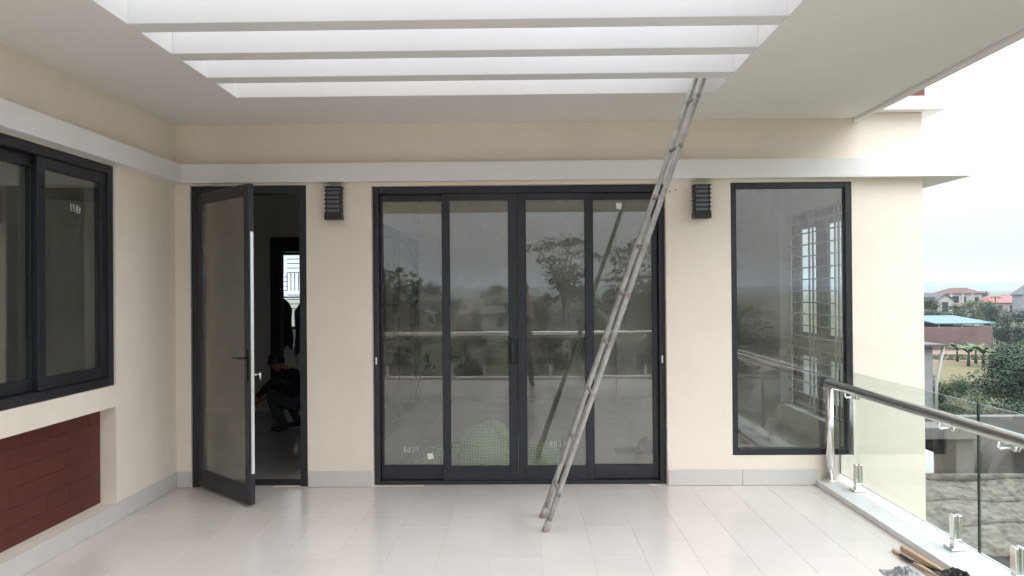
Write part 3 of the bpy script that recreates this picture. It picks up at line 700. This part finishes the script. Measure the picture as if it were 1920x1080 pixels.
# photographer (seen only as a reflection): stands just behind the camera, both hands up to a phone
N = {'pelvis': (0,0,.94,(.15,.11),'low'), 'belly': (0,.0,1.10,(.14,.10),'top'), 'chest': (0,-.01,1.30,(.17,.11),'top'), 'neck': (0,0,1.47,.055,'skin'), 'chin': (0,.02,1.56,.075,'skin'), 'head': (0,.015,1.64,.092,'skin'), 'crown': (0,0,1.71,.07,'hair')}
Ed = [('pelvis','belly'),('belly','chest'),('chest','neck'),('neck','chin'),('chin','head'),('head','crown')]
for s, sg in (('l', -1), ('r', 1)):
    N.update({s+'hip': (sg*.095,0,.88,.095,'low'), s+'knee': (sg*.115,.02,.50,.062,'low'), s+'shin': (sg*.125,-.01,.30,.056,'low'), s+'ank': (sg*.13,-.02,.10,.048,'low'), s+'heel': (sg*.13,-.03,.045,.042,'shoe'), s+'toe': (sg*.165,.17,.036,(.042,.03),'shoe'),
        s+'sh': (sg*.19,-.01,1.40,.062,'top'), s+'elb': (sg*.24,.10,1.16,.045,'top'), s+'wri': (sg*.115,.235,1.43,.028,'skin')})
    Ed += [('pelvis',s+'hip'),(s+'hip',s+'knee'),(s+'knee',s+'shin'),(s+'shin',s+'ank'),(s+'ank',s+'heel'),(s+'heel',s+'toe'),('chest',s+'sh'),(s+'sh',s+'elb'),(s+'elb',s+'wri')]
    hand(N, Ed, s+'wri', (sg*.112, .245, 1.45), (-sg*.15, .15, 1), (0, -.6, .2), s)
pb = person(N, Ed, 'standing person in dark clothes holding up a phone, reflected in the sliding door', (.0, -.30, 0), 0, REG)
face(pb, (0, .015, 1.635), .095, (0, 1, 0))
tag(MB().box(-.078, .078, -.005, .003, -.04, .04).build('phone', 'black', bevel=.003), 'dark phone held up in both hands of the standing person', 'phone').location = (.0, -.045, 1.565)
# crouching worker in the hall
N = {'pelvis': (0,-.10,.30,(.15,.13),'low'), 'belly': (0,-.06,.44,(.14,.12),'top'), 'chest': (0,.10,.62,(.17,.12),'top'), 'neck': (0,.22,.73,.055,'skin'), 'chin': (0,.29,.745,.075,'skin'), 'head': (0,.30,.80,.09,'skin'), 'crown': (0,.27,.86,.07,'hair')}
Ed = [('pelvis','belly'),('belly','chest'),('chest','neck'),('neck','chin'),('chin','head'),('head','crown')]
for s, sg in (('l', -1), ('r', 1)):
    N.update({s+'hip': (sg*.11,-.05,.28,.09,'low'), s+'knee': (sg*.17,.30,.45,.065,'low'), s+'shin': (sg*.15,.20,.25,.055,'low'), s+'ank': (sg*.14,.10,.09,.045,'low'), s+'heel': (sg*.14,.06,.045,.04,'shoe'), s+'toe': (sg*.16,.27,.034,(.042,.03),'shoe'),
        s+'sh': (sg*.19,.12,.66,.06,'top'), s+'elb': (sg*.24,.32,.47,.044,'top'), s+'wri': (sg*.12,.50,.36,.028,'skin')})
    Ed += [('pelvis',s+'hip'),(s+'hip',s+'knee'),(s+'knee',s+'shin'),(s+'shin',s+'ank'),(s+'ank',s+'heel'),(s+'heel',s+'toe'),('chest',s+'sh'),(s+'sh',s+'elb'),(s+'elb',s+'wri')]
    hand(N, Ed, s+'wri', (sg*.11, .52, .35), (-sg*.3, .8, -.5), (-sg*1, 0, .2), s)
pb = person(N, Ed, 'person in black crouching on the floor of the dim hall', (-2.62, 9.15, 0), R(75), REG)
face(pb, (0, .30, .79), .092, (0, 1, -.25))

# ================================================================== OUTSIDE
GZ = -4.5; HAZE = 4e-4
def px(x, y, dist):
    """photo pixel at a given distance along the view -> world point (distance comes from the ground plane or usual sizes)"""
    d = fw + rt*((x-960)/FPX) - up*((y-540)/FPX); return Vector((0,0,EYE)) + d*(dist/d.y)
struct('ground', MB().grid(lambda u, v: ((u-.5)*12000, (v-.5)*12000, GZ), 6, 6), 'ground', (0, 0, 0))
struct('straw_field', MB().add([(22,52,GZ+.006),(31,50.5,GZ+.006),(37,57,GZ+.006),(38,66,GZ+.006),(28,67,GZ+.006)], [(0,1,2,3,4)]), 'straw')
struct('soil_patch', MB().add([(33,66,GZ+.010),(42,66,GZ+.010),(46,77,GZ+.010),(38,78,GZ+.010)], [(0,1,2,3)]), 'soil')

# far hills
def hill(u, v, cx, cy, w_, d_, h, seed):
    x = (u-.5)*w_; y = (v-.5)*d_; e = max(0, math.cos(math.pi*(u-.5)))*max(0, math.cos(math.pi*(v-.5)))
    return (cx+x, cy+y, GZ-1+h*e*(.7+.3*math.sin(u*17+seed)*math.sin(u*7+seed*2)+.12*math.sin(u*53+seed)))
hb = MB()
for (cx, cy, w_, d_, h, s_) in ((1150, 2300, 2400, 700, 30, 1), (2100, 2300, 1900, 600, 30, 3.1), (1000, 3000, 4200, 700, 46, 5), (-600, -2200, 4200, 700, 30, 2), (-2400, 1200, 900, 3000, 28, 7)):
    hb.grid(lambda u, v: hill(u, v, cx, cy, w_, d_, h, s_), 80, 8)
struct('hills', hb, 'hill')

# ---- haze: even damp air round everything
hm_ = bpy.data.materials.new('haze'); hm_.use_nodes = True; hn = hm_.node_tree.nodes; hn.clear()
ho = hn.new('ShaderNodeOutputMaterial'); hv = hn.new('ShaderNodeVolumePrincipled'); hm_.node_tree.links.new(hv.outputs[0], ho.inputs['Volume'])
hv.inputs['Color'].default_value = (.80, .90, 1, 1); hv.inputs['Density'].default_value = HAZE; hv.inputs['Anisotropy'].default_value = .2
MATS['haze'] = hm_
tag(MB().box(-6050, 6050, -6050, 6050, GZ-1.5, 62).build('haze', 'haze'), 'thin pale haze over the fields', 'haze', kind='stuff')

# ---- trees
def leaves(rr, centres, n, size, flat=.0, mb=None, long=1.0):
    """n small leaf faces scattered through the given clumps (centre, radius)"""
    mb = mb or MB(); tot = sum(r**2 for _, r in centres)
    for (c, r) in centres:
        for _ in range(max(3, int(n*r*r/tot))):
            d = Vector((rr.gauss(0,1), rr.gauss(0,1), rr.gauss(0,1)*(1-flat))); d = d.normalized()*r*(rr.random()**.45) if d.length else d
            d.z *= (1-flat*.75); p = Vector(c)+d
            a = Vector((rr.gauss(0,1), rr.gauss(0,1), rr.gauss(0,.5))).normalized(); b = a.cross(Vector((rr.gauss(0,.6), rr.gauss(0,.6), 1))).normalized()
            s = size*rr.uniform(.6, 1.3); a *= s*long; b *= s*.5
            mb.add([p-a, p-b*.9+a*.1, p+a, p+b*.9+a*.1], [(0,1,2,3)])
    return mb
def tree(name, h, cr, nleaf, lsize, lm, seed, trunk=.14, clumps=14, low=.35, flat=.1, bark='bark', spread=1.0):
    """tapered trunk with limbs and a crown of leaf clumps; origin at the foot"""
    rr = random.Random(seed); root = local(name, None, 'tree'); tb = MB(); cs = []
    top = Vector((rr.uniform(-.1,.1)*h*.3, rr.uniform(-.1,.1)*h*.3, h*.72))
    mid = Vector((rr.uniform(-.05,.05)*h, rr.uniform(-.05,.05)*h, h*.36))
    tb.tube([(0,0,-.1), mid*.5, mid, (mid+top)/2, top], [trunk, trunk*.8, trunk*.62, trunk*.42, trunk*.15], 8)
    for k in range(clumps):
        t = rr.uniform(low, 1.0); ang = k*2.4+rr.uniform(-.4,.4); rad = cr*spread*(rr.uniform(.25, 1.0))*math.sqrt(max(.05, 1-((t-.62)/.5)**2))
        c = Vector((math.cos(ang)*rad, math.sin(ang)*rad, h*t*.93)); s0 = Vector((0,0,0)).lerp(top, max(.3, min(.95, t-.18)))
        tb.tube([s0, s0.lerp(c, .5)+Vector((0,0,.06*h)), c], [trunk*.3, trunk*.18, trunk*.06], 5)
        cs.append((c, cr*rr.uniform(.28, .5)))
    tb.build('trunk', bark, root); leaves(rr, cs, nleaf, lsize, flat).build('crown', lm, root)
    return root
protos = {
    'dark': tree('broadleaf_tree', 5.6, 2.3, 5200, .13, 'leaf_dark', 11, clumps=22, low=.22),
    'mid': tree('broadleaf_tree', 4.6, 1.9, 4600, .12, 'leaf_mid', 12, clumps=18, low=.2),
    'lime': tree('broadleaf_tree', 5.2, 1.8, 3600, .14, 'leaf_lime', 13, clumps=16, low=.3),
    'blue': tree('broadleaf_tree', 5.4, 2.2, 5200, .14, 'leaf_blue', 14, clumps=22, low=.15),
    'shrub': tree('leafy_shrub', 2.7, 1.7, 9000, .07, 'leaf_dark', 15, trunk=.07, clumps=20, low=.12),
    'shrub2': tree('leafy_shrub', 2.2, 1.4, 7000, .07, 'leaf_mid', 16, trunk=.06, clumps=18, low=.1),
    'umbrella': tree('umbrella_tree', 9.6, 2.0, 2600, .12, 'leaf_dark', 17, trunk=.15, clumps=18, low=.5, flat=.55, bark='bark_pale', spread=1.15),
    'big': tree('broadleaf_tree', 8.3, 2.5, 7500, .17, 'leaf_mid', 18, trunk=.18, clumps=26, low=.3),
}
used = set()
def plant(kind, loc, rz=0, s=1, label='', group=None):
    p = protos[kind]; o = p if kind not in used else copy_tree(p); used.add(kind)
    return place(o, loc, rz, s, label, group)
G = lambda x, dist: Vector(((x-981)*dist/FPX, dist, GZ))
# right-hand view
plant('blue', G(1884, 74), .3, .7, 'broad blue green tree to the right of the blue shed roof')
plant('blue', G(1918, 70), 2.0, .72, 'broad dark tree behind the banana plants and farm plot', 'trees by the plot')
plant('dark', G(1862, 84), 1.0, .72, 'rounded dark tree touching the end of the blue shed')
plant('lime', G(1842, 112), 0, .82, 'yellow green tree in front of the big red roofed house')
plant('lime', G(1818, 118), 1.5, .8, 'small pale green tree below the red roofed house')
plant('mid', G(1752, 98), .5, .9, 'green tree behind the left end of the blue shed')
plant('mid', G(1782, 104), 2.5, .85, 'round green tree behind the middle of the blue shed')
plant('dark', G(1735, 100), 3, .8, 'dark tree half hidden behind the house wall corner')
plant('shrub', G(1900, 36), .4, 1.15, 'large dark leafy shrub at the right of the straw field', 'shrubs near the plot')
plant('shrub', G(1945, 34), 1.9, 1.1, 'large dark leafy shrub overlapping the field shrub', 'shrubs near the plot')
plant('shrub', G(1905, 46), 3, .95, 'dark leafy shrub at the near edge of the straw field')
plant('shrub2', G(1764, 40), 1, .72, 'green leafy shrub beside the grey hut', 'low shrubs')
plant('shrub2', G(1806, 31), 2.2, .82, 'green leafy shrub rising above the concrete yard wall', 'low shrubs')
plant('shrub2', G(1840, 27), .2, .85, 'green leafy shrub behind the glass joint of the railing', 'low shrubs')
plant('shrub', G(1905, 26), 4.1, .8, 'dark leafy shrub above the round concrete pipe')
plant('shrub2', G(1925, 62), 5, .9, 'low green shrub among the banana plants')
for k in range(9):
    plant(('dark', 'mid', 'blue', 'lime')[k % 4], G(1720+26*k+rnd.uniform(-8, 8), 190+rnd.uniform(-15, 60)), rnd.uniform(0, 6), rnd.uniform(.7, .95), 'small hazy tree in the wood line beyond the houses', 'wood line trees')
# trees mirrored in the glass doors
plant('big', (-5.2, -12.5, GZ), 0, 1.0, 'leafy tree reflected in the left sash of the sliding door')
plant('umbrella', (2.2, -29, GZ), 0, 1.0, 'tall thin tree with flat tufted crown reflected in the sliding door')
plant('umbrella', (6.0, -30, GZ), 2.1, .97, 'slim umbrella tree reflected beside the ladder')
plant('big', (9.2, -26, GZ), 2, .72, 'spreading tree reflected in the tall fixed window')
for k, (x, y, kd, s) in enumerate(((-9, -30, 'mid', 1.05), (-3.5, -36, 'mid', .95), (1, -33, 'dark', .95), (4.5, -34, 'mid', 1.1), (7.5, -35, 'dark', 1.1), (12, -32, 'mid', 1.1), (-14, -40, 'dark', 1.1), (0, -55, 'blue', .8), (-5, -62, 'blue', .75), (-11, -70, 'mid', .8), (6, -60, 'blue', .85), (13, -55, 'dark', .95), (18, -48, 'mid', 1.0), (-20, -60, 'blue', 1.0))):
    plant(kd, (x, y, GZ), rnd.uniform(0, 6), s, 'rounded garden tree behind the viewer, mirrored in the glass', 'mirrored garden trees')
for k in range(16):
    plant(('dark', 'blue', 'mid')[k % 3], (-34+4.6*k+rnd.uniform(-1.5, 1.5), -105-rnd.uniform(0, 35), GZ), rnd.uniform(0, 6), rnd.uniform(1.05, 1.35), 'distant tree in the wood line mirrored in the sliding door', 'mirrored wood line')
for k, (x, y, kd) in enumerate(((-4.5, -9, 'shrub'), (-1, -10.5, 'shrub2'), (2, -9.5, 'shrub'), (5, -11, 'shrub2'), (-8, -11, 'shrub2'))):
    plant(kd, (x, y, GZ), rnd.uniform(0, 6), 1.15, 'leafy shrub below the front railing, mirrored in the doors', 'mirrored shrubs')

# banana plants
def banana(name, h, n, seed):
    rr = random.Random(seed); root = local(name, None, 'banana plant')
    MB().tube([(0,0,-.05), (.02,.01,h*.22), (.04,.0,h*.42)], [.13, .10, .05], 8).build('stem', 'leaf_mid', root)
    for k in range(n):
        a = k*2.4+rr.uniform(-.3,.3); L_ = h*rr.uniform(.5,.68); el = rr.uniform(.75, 1.35); dr_ = rr.uniform(.9, 1.7); w_ = .12*h/2.2; tw = rr.uniform(-.5,.5)
        pts = [(0., h*.36)]
        for i in range(9):
            e = el - dr_*(i/8)**1.3*1.3; pts.append((pts[-1][0]+math.cos(e)*L_/9, pts[-1][1]+math.sin(e)*L_/9))
        def fn(u, v, a=a, pts=pts, tw=tw):
            r, z = pts[round(u*9)]; half = w_*math.sin(math.pi*min(1, .06+.94*u))**.6*(.35 if u < .15 else 1); sx_ = (v-.5)*2*half
            return (math.cos(a)*r-math.sin(a)*sx_, math.sin(a)*r+math.cos(a)*sx_, z-abs(v-.5)*half*.9+sx_*tw)
        MB().grid(fn, 9, 4).build('leaf', 'leaf_banana', root)
    return root
bp = banana('banana_plant', 2.4, 10, 3)
for k, (x, d) in enumerate(((1808, 62), (1822, 64), (1836, 61), (1856, 62), (1868, 60), (1884, 63), (1898, 61), (1788, 66))):
    o = bp if k == 0 else copy_tree(bp)
    place(o, G(x, d), k*1.3, rnd.uniform(.85, 1.15), 'banana plant with broad pale leaves in the row beyond the straw field', 'banana plants')
o = copy_tree(bp); place(o, G(1836, 23.5), 1, 1.0, 'banana plant standing just behind the concrete yard wall')

# grass tufts on the field edge
rr = random.Random(5); gb = MB()
for k in range(9000):
    d = rr.uniform(44, 72); x = rr.uniform(1735, 1925); p = G(x, d); h = rr.uniform(.07, .2); a = rr.uniform(0, 6.28); w_ = .05
    if 50 < d < 67: continue
    lean = Vector((rr.uniform(-.1,.1), rr.uniform(-.1,.1), h)); sdv = Vector((math.cos(a), math.sin(a), 0))*w_
    gb.add([p-sdv, p+sdv, p+lean], [(0,1,2)])
tag(gb.build('grass', 'grass'), 'rough grass growing round the straw field', 'grass', kind='stuff')

# ---- corrugated outbuilding roof below the railing
ob_ = empty('outbuilding', (8, 13.5, GZ), 'low outbuilding with weathered grey corrugated roof below the railing', 'building')
RA, RBk = (12.6, -2.62), (15.0, -2.02)
def corr(u, v, dz=0):
    x = 4.5+7.5*u; y = RA[0]+(RBk[0]-RA[0])*v; z = RA[1]+(RBk[1]-RA[1])*v
    return (x, y+.10*math.sin(x*1.7), z + .008*math.sin(x*2*math.pi/.15) + .03*math.sin(x*3.1+v*5) + .015*math.sin(x*1.3-v*9) + dz)
for k in range(3):
    v0, v1 = k*.333, min(1, k*.333+.36)
    o = MB().grid(lambda u, v: corr(u, v0+(v1-v0)*v, .012*k if False else .014*(k)), 560, 6).build('roof_sheet', 'asbestos', ob_)
    q = o.modifiers.new('t', 'SOLIDIFY'); q.thickness = .008
MB().grid(lambda u, v: (4.5+7.5*u, 15.02+2.2*v, -2.0-.55*v+.014*math.sin((4.5+7.5*u)*2*math.pi/.15)), 560, 4).build('roof_sheet', 'asbestos', ob_)
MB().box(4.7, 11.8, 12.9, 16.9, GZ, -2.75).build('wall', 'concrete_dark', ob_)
MB().tube([(4.5, 15.0, -1.97), (12, 15.0, -1.97)], .07, 10).build('ridge_cap', 'asbestos', ob_)
# ---- concrete yard building behind it
cbd = empty('concrete_building', (11, 18.5, GZ), 'bare concrete building with a flat slab canopy and dark opening', 'building')
wall_solid([7.0, 8.55, 9.35, 10.1, 16.0], [GZ, -3.0, -1.75, -1.35], [(8.55, 9.35, GZ, -1.75)], 18.2, 18.5).build('wall', 'concrete', cbd, weld=True)
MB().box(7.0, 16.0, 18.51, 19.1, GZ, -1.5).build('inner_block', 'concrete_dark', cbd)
MB().box(6.5, 10.1, 17.4, 18.199, -1.72, -1.45).build('canopy_slab', 'concrete', cbd, bevel=.02)
MB().box(9.55, 9.95, 17.6, 18.198, GZ, -1.73).build('pillar', 'concrete', cbd, bevel=.01)
pr = empty('concrete_pipe', (11.2, 17.6, GZ), 'large round concrete pipe section leaning by the yard wall', 'pipe')
def ring(u, v):
    th = u*2*math.pi; ro = (1.02, 1.02, .88, .88, 1.02)[round(v*4)]; yy = (0, .5, .5, 0, 0)[round(v*4)]
    return (11.15+ro*math.cos(th), 17.45+yy+.12*math.sin(th), GZ+1.75+ro*math.sin(th))
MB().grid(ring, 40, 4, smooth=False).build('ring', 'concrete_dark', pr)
MB().box(10.2, 12.1, 17.5, 18.0, GZ, GZ+.74).build('plinth', 'concrete', pr, bevel=.02)
def pile(u, v):
    x, y = (u-.5)*2, (v-.5)*2; r = math.hypot(x, y); e = max(0, 1-r)**.9
    return (12.3+x*2.3, 16.75+y*1.5, GZ+1.9*e+.06*math.sin(9*x+3)*math.sin(8*y))
struct_o = tag(MB().grid(pile, 36, 36).build('sand_heap', 'sand', org=(12.3, 16.75, GZ)), 'heap of brown sand in the concrete yard', 'sand')
acx = empty('outdoor_unit', (7.75, 15.4, -2.2), 'white air conditioner outdoor unit with a red side label beyond the house corner', 'air conditioner')
p_ = px(1748, 866, 15.2)
MB().box(p_.x-.85, p_.x-.02, 15.1, 15.45, p_.z-.20, p_.z+.20).build('casing', 'ac_white', acx, bevel=.01)
MB().box(p_.x-.0195, p_.x+.012, 15.14, 15.40, p_.z-.16, p_.z+.02).build('label_plate', 'red', acx)
MB().box(p_.x-.8, p_.x-.74, 15.12, 15.43, -2.2, p_.z-.201).box(p_.x-.16, p_.x-.10, 15.12, 15.43, -2.2, p_.z-.201).build('bracket', 'galv', acx)
# ---- grey hut with gutter, just past the house corner
hu = empty('grey_hut', (17, 36, GZ), 'grey plastered hut with thin tin roof edge and white downpipe', 'building')
MB().box(13.5, 18.0, 35, 40, GZ, -.98).build('wall', 'plaster_grey', hu)
MB().box(13.2, 18.45, 34.6, 40.3, -.96, -.86).build('roof', 'roof_grey', hu)
MB().tube([(18.42, 34.9, -.97), (18.12, 34.93, -2.6), (18.08, 34.93, GZ)], .07, 8).build('downpipe', 'plaster_far', hu)
# ---- blue roofed shed and clay wall
cw_ = tag(MB().box(36, 46.6, 79, 79.4, GZ, -2.3).box(46.2, 46.6, 79.4, 92, GZ, -2.35).build('boundary_wall', 'clay_wall', org=(42, 79, GZ)), 'reddish brown boundary wall behind the banana plants', 'wall')
sh = empty('shed', (44.5, 82, GZ), 'open shed with a flat light blue tin roof above the brown wall', 'shed')
MB().add([(41.4,79.8,-1.95),(47.5,79.8,-1.95),(46.2,85.5,-1.35),(40.6,85.5,-1.35),(41.4,79.8,-2.03),(47.5,79.8,-2.03),(46.2,85.5,-1.43),(40.6,85.5,-1.43)],
    [(0,1,2,3),(7,6,5,4),(0,4,5,1),(1,5,6,2),(2,6,7,3),(3,7,4,0)]).build('roof', 'roof_blue', sh)
for x in (41.9, 44.2, 46.6):
    MB().tube([(x, 80.2, GZ), (x, 80.2, -2.0)], .08, 6).build('post', 'plaster_far', sh)
MB().box(41.5, 46.0, 85.0, 85.2, GZ, -1.5).build('back_wall', 'concrete_dark', sh)
# ---- houses
def hip(mb, x0, x1, y0, y1, z0, z1, ov=.4, inset=None):
    ins = (x1-x0)*.28 if inset is None else inset
    v = [(x0-ov,y0-ov,z0),(x1+ov,y0-ov,z0),(x1+ov,y1+ov,z0),(x0-ov,y1+ov,z0),(x0+ins,(y0+y1)/2,z1),(x1-ins,(y0+y1)/2,z1)]
    return mb.add(v, [(0,1,5,4),(1,2,5),(2,3,4,5),(3,0,4),(3,2,1,0)])
def window_part(parent, x0, x1, y, z0, z1):
    f = MB(); rectframe(f, x0, x1, z0, z1, .08, y-.06, y-.002); fo = f.build('window', 'plaster_far', parent)
    MB().box(x0+.08, x1-.08, y-.03, y-.004, z0+.08, z1-.08).build('window_pane', 'pane_dark', fo)
h2 = empty('house', (83, 152, GZ), 'two storey house with red brown hipped roof and shaded balcony', 'house')
MB().box(80.1, 86.4, 150, 154.5, GZ, .55).build('wall', 'plaster_far', h2)
hip(MB(), 80.1, 86.4, 150, 154.5, .56, 1.6, .45, 1.6).build('roof', 'roof_red', h2)
MB().box(80.0, 84.2, 148.8, 149.98, -2.1, -1.85).build('balcony_slab', 'roof_red', h2)
MB().box(80.0, 84.2, 148.8, 148.95, -1.84, -1.2).build('balcony_parapet', 'plaster_pink', h2)
for x in (80.1, 82.2, 84.0): MB().box(x, x+.22, 148.85, 149.1, -1.19, .5).build('column', 'plaster_far', h2)
window_part(h2, 80.7, 82.2, 150, -1.7, .1); window_part(h2, 83.0, 83.6, 150, -1.8, .0); window_part(h2, 85.0, 85.9, 150, -1.4, -.1); window_part(h2, 81.0, 83.5, 150, -4.2, -2.6)
h1 = empty('house', (70.5, 138, GZ), 'pale grey gabled house with a tall white window near the house corner', 'house')
def gable(mb, x0, x1, y0, y1, ze, zr, ov=.3):
    xm = (x0+x1)/2; t = .14; d = (zr-ze)/(xm-x0)*ov
    v = [(x0-ov,y0-ov,ze-d),(xm,y0-ov,zr),(x1+ov,y0-ov,ze-d),(x0-ov,y1+ov,ze-d),(xm,y1+ov,zr),(x1+ov,y1+ov,ze-d)]
    v += [(a, b, c+t) for a, b, c in v]
    return mb.add(v, [(6,7,10,9),(7,8,11,10),(0,3,4,1),(1,4,5,2),(0,1,7,6),(1,2,8,7),(3,9,10,4),(4,10,11,5),(0,6,9,3),(2,5,11,8)])
def gwall(mb, x0, x1, y0, y1, ze, zr):
    xm = (x0+x1)/2
    return mb.box(x0, x1, y0, y1, GZ, ze).add([(x0,y0,ze),(x1,y0,ze),(xm,y0,zr),(x0,y1,ze),(x1,y1,ze),(xm,y1,zr)], [(0,1,2),(5,4,3)])
gwall(MB(), 70.2, 73.1, 135, 142, -.55, .55).build('wall', 'plaster_far', h1); gable(MB(), 70.2, 73.1, 135, 142, -.53, .57).build('roof', 'roof_grey', h1)
MB().box(66.5, 70.19, 136, 141, GZ, -.9).build('side_wing', 'plaster_grey', h1); MB().box(66.3, 70.3, 135.7, 141.3, -.89, .1).build('side_roof', 'roof_grey', h1)
window_part(h1, 71.0, 72.2, 135, -2.6, -.7)
MB().box(69.9, 73.4, 134.2, 134.99, -3.1, -2.8).build('porch_roof', 'roof_grey', h1)
h3 = empty('house', (97, 162, GZ), 'long low house under a bright red tin roof', 'house')
MB().box(94.4, 101, 160, 166, GZ, -1.45).build('wall', 'plaster_pink', h3)
hip(MB(), 94.4, 101, 160, 166, -1.44, -.1, .5, .5).build('roof', 'roof_tin', h3)
window_part(h3, 95.3, 96.4, 160, -3.2, -1.9); window_part(h3, 97.6, 98.7, 160, -3.2, -1.9)
h4 = empty('house', (90, 142, GZ), 'grey gabled house with a small white window right of the red tin roof', 'house')
gwall(MB(), 87.8, 93, 140, 143, .35, 2.1).build('wall', 'plaster_grey', h4); gable(MB(), 87.8, 93, 140, 143, .37, 2.13, .25).build('roof', 'roof_grey', h4)
window_part(h4, 88.2, 89.0, 140, -2.0, -1.1); window_part(h4, 90.0, 91.1, 140, -2.2, -.9)
# palm by the big house
pm = empty('palm_tree', (84.9, 143, GZ), 'small palm standing before the red roofed house', 'palm')
MB().tube([(84.9,143,GZ-.1), (84.95,143,-2), (84.85,143,.0)], [.17,.12,.10], 8).build('trunk', 'bark_pale', pm)
for k in range(11):
    a = k*.571
    def fr(u, v, a=a):
        r = 1.35*u; s = (v-.5)*.34*math.sin(math.pi*(.1+.85*u)); return (84.85+math.cos(a)*r-math.sin(a)*s, 143+math.sin(a)*r+math.cos(a)*s, .0+.55*u-1.05*u*u-abs(s)*.5)
    MB().grid(fr, 7, 2).build('frond', 'leaf_dark', pm)
# pale houses mirrored behind the viewer
for k, (x, y, w_, h, m_, r_) in enumerate(((-16, -92, 7, 4.3, 'plaster_far', 'roof_grey'), (-5, -100, 8, 4.0, 'plaster_far', 'roof_grey'), (7, -96, 7, 4.4, 'plaster_far', 'roof_grey'))):
    hm = empty('house', (x, y, GZ), ['pale house mirrored in the left sash of the sliding door', 'wide pale house mirrored near the pull handle of the sliding door', 'pale house mirrored behind the umbrella trees'][k], 'house')
    MB().box(x-w_/2, x+w_/2, y-6, y, GZ, GZ+h*.72).build('wall', m_, hm); hip(MB(), x-w_/2, x+w_/2, y-6, y, GZ+h*.72+.01, GZ+h, .4).build('roof', r_, hm)
    for q in (-.28, .22):
        MB().box(x+w_*q-.5, x+w_*q+.5, y+.002, y+.06, GZ+1, GZ+2.4).build('window', 'pane_dark', hm)
for o in list(bpy.data.objects):
    if '_org' in o: del o['_org']
